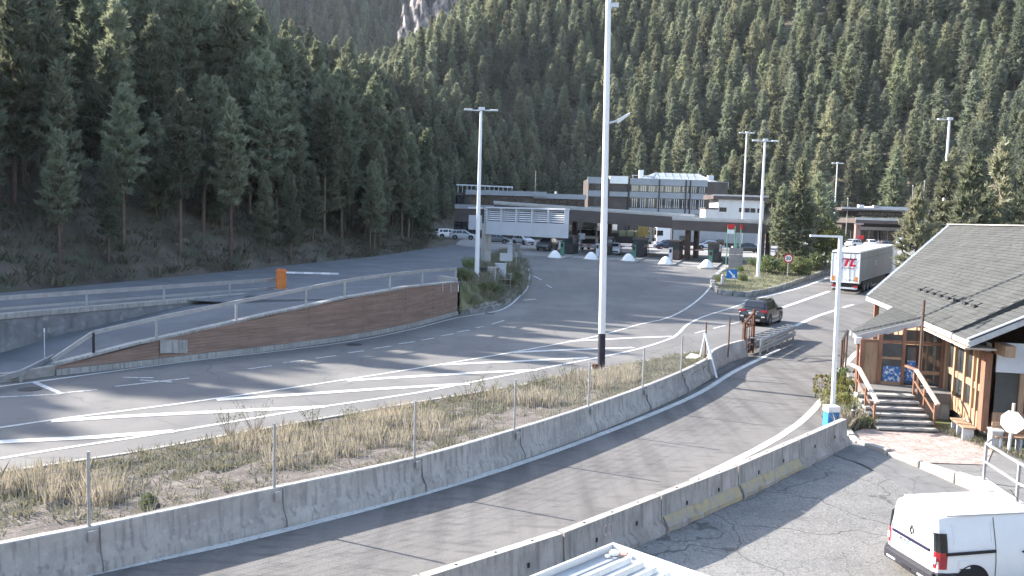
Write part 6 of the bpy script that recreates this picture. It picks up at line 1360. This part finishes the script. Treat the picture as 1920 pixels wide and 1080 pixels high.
for px,top,Y,lb in ((1586,372,188,'thin grey pole at the left end of the customs hall'),(1706,348,196,'thin grey pole standing behind the customs hall roof'),(1727,340,196,'white pole behind the right end of the customs hall'),(1001,322,200,'thin pole behind the low building')):
    b = D(px,440,Y); t = thing('pole',lb,'pole',(b.x,Y,2.3)); mb = MB(); mb.rod((0,0,-.2),(0,0,hgt(px,top,b)-2.3),.10,.07,n=8); mb.build('pole_body',M_galv,t); mb = MB(); mb.lathe([(.14,0),(.1,.12)],8,(0,0,hgt(px,top,b)-2.3)); mb.build('pole_cap',M_galv,t)
# the mast on the median
b = P(1127,701); t = thing('lamp_mast','very tall white mast standing in the planted median, running out of the picture','lamp post',(b.x,b.y,.1)); t.rotation_euler = (0,-R(1.05),0); h = 17.5; mb = MB()
for k in range(6): z0 = h*k/6; z1 = h*(k+1)/6; mb.rod((0,0,z0-(.2 if k==0 else 0)),(.012*z1*0,0,z1),.160-.008*k,.160-.008*(k+1),16,cap=(k==5))
mb.build('pole',M_mast,t,smooth=True); mb = MB(); mb.box((0,0,.05),(.8,.8,.2)); mb.build('footing',M_curb,t,bevel=.03)
mb = MB(); mb.lathe([(.166,0),(.162,1.7)],16); mb.build('dark_lower_pole',pm('dark_pole_foot',(.035,.033,.05),.6,.1,3),t,smooth=True); mb = MB(); mb.box((-.3,-.25,.25),(.25,.2,.25)); mb.build('cable_box',M_rust,t)  # lower part of the pole in a darker colour than the rest
zl_ = hgt(1150,220,b)-.1; mb = MB(); mb.rod((.1,0,zl_-.25),(.55,-.1,zl_-.15),.05,n=8); mb.build('bracket',M_lgrey,t)
mb = MB(); vs = [(.45,-.22,zl_-.1),(.45,.02,zl_-.1),(1.0,.05,zl_+.2),(1.0,-.25,zl_+.2),(.5,-.2,zl_-.28),(.5,0,zl_-.28),(.98,.03,zl_+.08),(.98,-.23,zl_+.08)]; mb.add(vs,[(0,1,2,3),(7,6,5,4),(0,4,5,1),(1,5,6,2),(2,6,7,3),(3,7,4,0)]); mb.build('lamp_head',M_mast,t,bevel=.03)
zt_ = hgt(1134,10,b)-.1; mb = MB(); mb.box((.28,0,zt_),(.3,.3,.18)); mb.build('upper_lamp',M_lgrey,t); mb = MB(); mb.beam((-1.2,0,h),(1.2,0,h),.1,.1); mb.build('cross_arm',M_lgrey,t)
# near street lamp with arm, blue box at its foot
b = P(1560,792); zt_ = hgt(1572,442,b); t = thing('street_lamp','slender pale square lamp post with a short arm at the exit road','lamp post',(b.x,b.y,0)); t.rotation_euler = (0,-R(.8),0); mb = MB(); mb.box((0,0,zt_/2-.1),(.115,.115,zt_+.2)); mb.build('pole',M_mast,t); mb = MB(); mb.beam((0,0,zt_-.03),(-1.05,-.02,zt_-.01),.10,.07); mb.build('arm',M_mast,t); mb = MB(); mb.box((0,0,.02),(.3,.3,.1)); mb.build('base_plate',M_conc,t)
b = P(1557,803); t = thing('blue_box','blue and white box at the foot of the street lamp','box',(b.x,b.y,0),R(10)); mb = MB(); mb.box((0,0,.28),(.42,.36,.62)); mb.build('lower_body',M_blue,t,bevel=.02); mb = MB(); mb.box((0,0,.68),(.44,.38,.2)); mb.build('white_top',M_white,t,bevel=.02)
b = P(1598,806); t = thing('bollard','dark slim bollard at the corner of the forecourt','bollard',(b.x,b.y,0)); mb = MB(); mb.lathe([(.055,-.1),(.055,.78),(.04,.82)],10); mb.build('post_body',M_dark,t); mb = MB(); mb.lathe([(.06,.66),(.06,.70)],10); mb.build('reflector_band',M_lgrey,t)
# thin white stake on the ramp
b = P(84,690); t = thing('marker_stake','thin white stake at the foot of the ramp','stake',(b.x,b.y,.1)); mb = MB(); mb.rod((0,0,-.2),(0,0,1.5),.02,n=6); mb.build('stake_body',M_lgrey,t); mb = MB(); mb.lathe([(.03,1.4),(.03,1.55)],6); mb.build('stake_cap',M_white,t)
# ---- corrugated shed roof in the foreground
q0 = P(1150,1018,3.0); t = thing('metal_shed','corrugated metal shed roof with debris in its gutter at the bottom edge','shed',(q0.x,q0.y,0),R(-135)+.02)
# local x runs along the left edge (towards the camera-left), local y along the right edge
M_cor = pm('corrugated_steel',(.60,.63,.65),.35,.10,2.5,metal=.3,spec=.5); layer(M_cor,(.35,.36,.37),5,.55,.7,amount=.5)
SX,SY = 3.2,4.2; zr = 2.86
mb = MB()
for (a,b_) in (((.06,.06,-.4),(SX-.06,.10,2.8)),((.06,SY-.1,-.4),(SX-.06,SY-.06,2.8)),((.06,.11,-.4),(.10,SY-.11,2.8)),((SX-.1,.11,-.4),(SX-.06,SY-.11,2.8))): mb.b2(a,b_)
mb.build('wall',M_lgrey,t)
for (a,b_) in (((-.015,-.015,2.78),(SX,.012,3.0)),((-.015,.013,2.78),(.03,SY,3.0)),((.031,SY-.06,2.78),(SX,SY,3.0)),((SX-.06,.031,2.78),(SX,SY-.061,3.0))): mb = MB(); mb.b2(a,b_); mb.build('rim',M_white,t)
mb = MB(); mb.b2((.031,.031,2.70),(SX-.061,SY-.061,2.91)); mb.build('roof_deck',M_cor,t)
k = 0; y = .30
while y < SY-.2:
    mb = MB(); mb.add([(.14,y,2.912),(.14,y+.02,2.968),(.14,y+.06,2.968),(.14,y+.08,2.912),(SX-.1,y,2.912),(SX-.1,y+.02,2.968),(SX-.1,y+.06,2.968),(SX-.1,y+.08,2.912)],[(0,1,5,4),(1,2,6,5),(2,3,7,6),(3,2,1,0),(4,5,6,7)]); mb.build('rib',M_cor,t); y += .185
mb = MB(); mb.b2((.04,.035,2.912),(SX-.1,.20,2.922)); mb.build('gutter',M_zinc,t)
def lump(label, loc, s, mat, name, cat):
    g_ = np.random.default_rng(int(s[0]*991)); bm = bmesh.new(); bmesh.ops.create_icosphere(bm,subdivisions=2,radius=1)
    for v_ in bm.verts: v_.co *= 1+g_.normal(0,.10); v_.co.z *= .8
    me = bpy.data.meshes.new(name); bm.to_mesh(me); bm.free(); me.materials.append(mat); o = link(name,me); o.scale = s; w_ = Matrix.Rotation(R(-135)+.02,3,'Z')@Vector(loc); o.location = (q0.x+w_.x,q0.y+w_.y,loc[2]); tag(o,label,cat)
lump('crumpled white bag in the shed gutter, the larger one',(.14,.13,2.95),(.07,.045,.045),M_white,'plastic_bag','bag')
lump('small crumpled white bag in the shed gutter',(.26,.12,2.94),(.035,.03,.03),M_white,'plastic_bag','bag')
w_ = Matrix.Rotation(R(-135)+.02,3,'Z')@Vector((.10,.19,0)); mb = MB(); mb.box((0,0,0),(.17,.07,.02)); o = mb.build('red_tile',pm('salmon_tile',(.5,.26,.23),.8,.1,4),bevel=.008); o.location = (q0.x+w_.x,q0.y+w_.y,2.955); o.rotation_euler = (.25,-.1,R(-30)); tag(o,'salmon-coloured tile lying in the corner of the shed roof','tile')
# ================================================================== GROUND COVER
def blades(name, pts, n, hmin, hmax, wid, spread, mat, label, cat, lean=.35, seed=1):
    g = np.random.default_rng(seed); pts = np.asarray(pts); m = len(pts)*n; c = np.repeat(pts[:,:3],n,0)+np.concatenate([g.normal(0,spread,(m,2)),np.zeros((m,1))],1)
    hh = np.repeat(pts[:,3],n)*g.uniform(hmin,hmax,m); a = g.uniform(0,6.28,m); ln = g.normal(lean,.2,m)*hh; out = c[:,:2]-np.repeat(pts[:,:2],n,0); out/= (np.linalg.norm(out,axis=1)[:,None]+1e-6)
    tip = c+np.concatenate([out*np.abs(ln)[:,None]+g.normal(0,.08,(m,2))*hh[:,None],hh[:,None]],1); sd = np.stack([np.cos(a),np.sin(a),np.zeros(m)],1)*wid*.5
    mid = c*.45+tip*.55; mid[:,2] += hh*.10
    V = np.stack([c-sd,c+sd,mid+sd*.8,tip,mid-sd*.8],1).reshape(-1,3); V[:,2] -= .02; T = (np.arange(m)*5)[:,None]+np.array([[0,1,2,3,4]])
    o = npmesh(name,V,T,mat); tag(o,label,cat,kind='stuff'); return o
g = np.random.default_rng(77)
def med(u, v): # u along, v 0 front .. 1 back
    i = np.clip(u*59,0,58.99); k = i.astype(int); f = i-k; A = np.array([(p.x,p.y) for p in mf]); Bk = np.array([(p.x,p.y) for p in mk])
    a = A[k]*(1-f)[:,None]+A[k+1]*f[:,None]; b = Bk[k]*(1-f)[:,None]+Bk[k+1]*f[:,None]; q = a*(1-v)[:,None]+b*v[:,None]; z = .52*(1-v)**1.3+.10; return np.concatenate([q,z[:,None]],1)
def clump(u, v, s): return np.sin(u*s*61+v*5.0)*.5+np.sin(u*s*23+1.3)*.5+np.sin(v*9+u*s*40)*.3
n = 1500; u = g.uniform(.12,.86,n); v = g.beta(2.2,1.5,n); kp = (clump(u,v,1.0)>.10)&(v>.26); q = med(u[kp],v[kp]*.93+.02); h_ = g.uniform(.30,.80,len(q))*np.where(v[kp]>.8,.6,1); blades('dry_grass',np.concatenate([q,h_[:,None]],1),26,.45,1.0,.020,.10,M_straw,'tall straw-coloured dry grass on the median strip','grass',.17,3)
n = 3600; u = g.uniform(.1,1.0,n); v = g.uniform(0,1,n); kp = (g.random(n) < np.where(u>.80,1.0,np.where(v>.45,.90,.26))); q = med(u[kp],.05+.91*v[kp]); h_ = g.uniform(.07,.24,len(q)); blades('green_weeds',np.concatenate([q,h_[:,None]],1),24,.5,1.1,.030,.13,M_weed,'low green and ochre weeds covering the median strip','grass',.6,4)
# grass of the yard, island, verge
def scatter(poly, n, zf, seed):
    g = np.random.default_rng(seed); P_ = np.array(poly); lo = P_.min(0); hi = P_.max(0); X = g.uniform(lo[0],hi[0],n); Y = g.uniform(lo[1],hi[1],n); c = np.zeros(n,bool); m = len(P_)
    for i in range(m):
        x1,y1 = P_[i]; x2,y2 = P_[(i+1)%m]; c ^= ((y1>Y)!=(y2>Y))&(X<(x2-x1)*(Y-y1)/((y2-y1)+1e-12)+x1)
    X,Y = X[c],Y[c]; return np.stack([X,Y,[zf(a,b) for a,b in zip(X,Y)],g.uniform(.6,1.4,len(X))],1)
a = scatter(isl_poly,1400,isl_z,5); a[:,3] *= .22; blades('island_grass',a,14,.5,1.2,.05,.25,M_weed,'rough grass on the planted island by the toll lanes','grass',.5,6)
ya = [(11.1,28.6),(11.6,29.3),(12.35,29.6),(12.2,32.6),(14.0,36.5),(13.4,36.2),(11.5,31.2)]; a = scatter(ya,900,lambda x,y:0,8); a[:,3] *= .55; blades('yard_grass',a,30,.4,1.1,.022,.10,M_straw,'dry tangled grass left of the chalet steps','grass',.35,9)
yb = [(14.6,29.2),(15.9,29.6),(15.6,26.6),(17,24),(15.9,24.5),(15.2,26.9)]; a = scatter(yb,900,lambda x,y:0,10); a[:,3] *= .2; blades('lawn_grass',a,18,.5,1.2,.02,.09,M_weed,'short green grass along the foot of the chalet','grass',.5,11)
vpts = [v2(p) for p in ra]+[v2(p) for p in la[::-1]]
def vz_(x, y):
    i = min(range(24),key=lambda k: min((ra[k]-Vector((x,y,0))).length,(la[k]-Vector((x,y,0))).length)); A,B_ = ra[i],la[i]; t_ = min(1,max(0,(Vector((x,y,0))-A).dot(B_-A)/max(1e-6,(B_-A).length_squared))); za = G(A.x,A.y)+.18; zb_ = upz(B_.x,B_.y)+.02; return za*(1-sm(t_*1.15))+zb_*sm(t_*1.15)
a = scatter(vpts,1500,vz_,12); a[:,3] *= .42; blades('verge_grass',a,14,.4,1.2,.045,.2,M_weed,'rough grass and weeds on the verge below the gantry','grass',.5,13)
# undergrowth on the lower hillside
ux = g.uniform(-60,-8,9000); uy = g.uniform(25,135,9000); dl_,_ = seg_d(ux,uy,LB); kp = (~inside(ux,uy))&(dl_<17)&(dl_>.3); ux,uy = ux[kp],uy[kp]; a = np.stack([ux,uy,terr(ux,uy),g.uniform(.2,.75,len(ux))],1); blades('undergrowth',a,11,.4,1.2,.09,.35,layer(pm('undergrowth_leaves',(.075,.085,.05),.85,.25,.5,col2=(.13,.11,.075)),(.16,.13,.09),.9,.55,.7),'scrubby undergrowth at the foot of the shaded hillside','undergrowth',.7,14)
# shrubs, each its own
def vgz(px, py): p = P(px,py,None,.5); return (p.x,p.y,vz_(p.x,p.y)-.05)
for k,(px,py,s,lb) in enumerate([(872,566,.9,'green shrub at the end of the brown wall'),(905,562,.7,'low green shrub under the lamp mast by the gantry'),(930,556,.8,'green shrub below the white cabinet'),(955,540,.75,'green shrub in the bend of the verge'),(972,520,.6,'small shrub near the top of the verge bend'),(880,540,.9,'shrub behind the brown wall end')]): bush(vgz(px,py),s,k%2,lb)
def isz(px, py): p = P(px,py,None,.3); return (p.x,p.y,p.z-.02)
for k,(px,py,s,lb) in enumerate([(1445,512,1.7,'large green shrub at the foot of the island pine'),(1470,516,1.5,'rounded green shrub left of the speed sign'),(1500,516,1.6,'rounded green shrub right of the speed sign'),(1530,508,1.8,'dark green shrub beside the lorry trailer'),(1392,527,.7,'small shrub right of the blue arrow sign'),(1346,528,.5,'small shrub at the island tip'),(1385,510,.6,'small shrub behind the grey sign back'),(1412,500,.8,'shrub at the back of the island by the mast')]): bush(isz(px,py),s,k%2,lb)
for k,(x,y,s,sz,lb) in enumerate([(12.05,31.3,.50,.95,'tall yellowish bush left of the chalet steps'),(11.8,30.2,.38,.55,'low bush behind the bollard'),(12.75,33.6,.6,1.1,'bush under the porch roof edge'),(13.5,35.6,.7,1.0,'bush behind the rain pipe of the porch'),(12.25,29.5,.35,.35,'small green weed clump beside the lowest step')]): bush((x,y,0),s,2 if k==0 else k%3,lb,sz)
q = P(280,955,.4); bush((q.x,q.y,.42),.30,0,'small bright green plant near the front of the median barrier',.28,name='weed_plant')
# wispy tall weeds on the median
def wispy(px, py, h_, seed, lb):
    p = P(px,py,.3); t = thing('tall_weed',lb,'plant',(p.x,p.y,.2)); r_ = random.Random(seed); mb = MB(); lf = MB()
    for k in range(14):
        a_ = r_.uniform(0,6.28); l_ = r_.uniform(.3,.8)*h_; tip = Vector((math.cos(a_)*l_*.8,math.sin(a_)*l_*.8,h_*r_.uniform(.6,1.0))); mb.rod((0,0,-.05),tip,.008,.003,3,cap=False)
        for j in range(9):
            c_ = tip*r_.uniform(.45,1.02)+Vector((r_.gauss(0,.05),r_.gauss(0,.05),r_.gauss(0,.04))); d_ = Vector((r_.gauss(0,1),r_.gauss(0,1),r_.gauss(0,1))).normalized()*.035; e_ = d_.cross(Vector((.2,.5,.8))).normalized()*.016; lf.add([c_-d_,c_+e_,c_+d_,c_-e_],[(0,1,2,3)])
    mb.build('stems',M_bark,t); lf.build('leaves',M_bush,t)
for k,(px,py,h_,lb) in enumerate([(430,812,.95,'wispy grey-green weed at the median kerb, leftmost of the tall ones'),(478,806,1.05,'taller wispy weed next to the leftmost one on the median'),(588,800,.8,'dark wispy weed on the median left of the third fence post'),(655,790,.7,'thin weed on the median beside the third fence post'),(880,748,.9,'wispy weed at the median kerb left of the fifth fence post'),(915,742,.85,'wispy weed close to the fifth fence post'),(1010,722,.8,'wispy weed on the median between fifth and sixth post'),(1065,712,.95,'dark tall weed on the median near the mast')]): wispy(px,py,h_,k,lb)

# ================================================================== AIR
HZ = MB(); HZ.b2((-600,-80,-8),(480,1240,560)); hz = HZ.build('haze'); hm = bpy.data.materials.new('mountain_air'); hm.use_nodes = True; hn = hm.node_tree.nodes; hn.remove(hn['Principled BSDF'])
pv_ = hn.new('ShaderNodeVolumePrincipled'); pv_.inputs['Color'].default_value = (.80,.88,1,1); pv_.inputs['Density'].default_value = .00006; pv_.inputs['Anisotropy'].default_value = .15
hm.node_tree.links.new(pv_.outputs[0],hn['Material Output'].inputs['Volume']); hz.data.materials.clear(); hz.data.materials.append(hm); hz['kind'] = 'stuff'
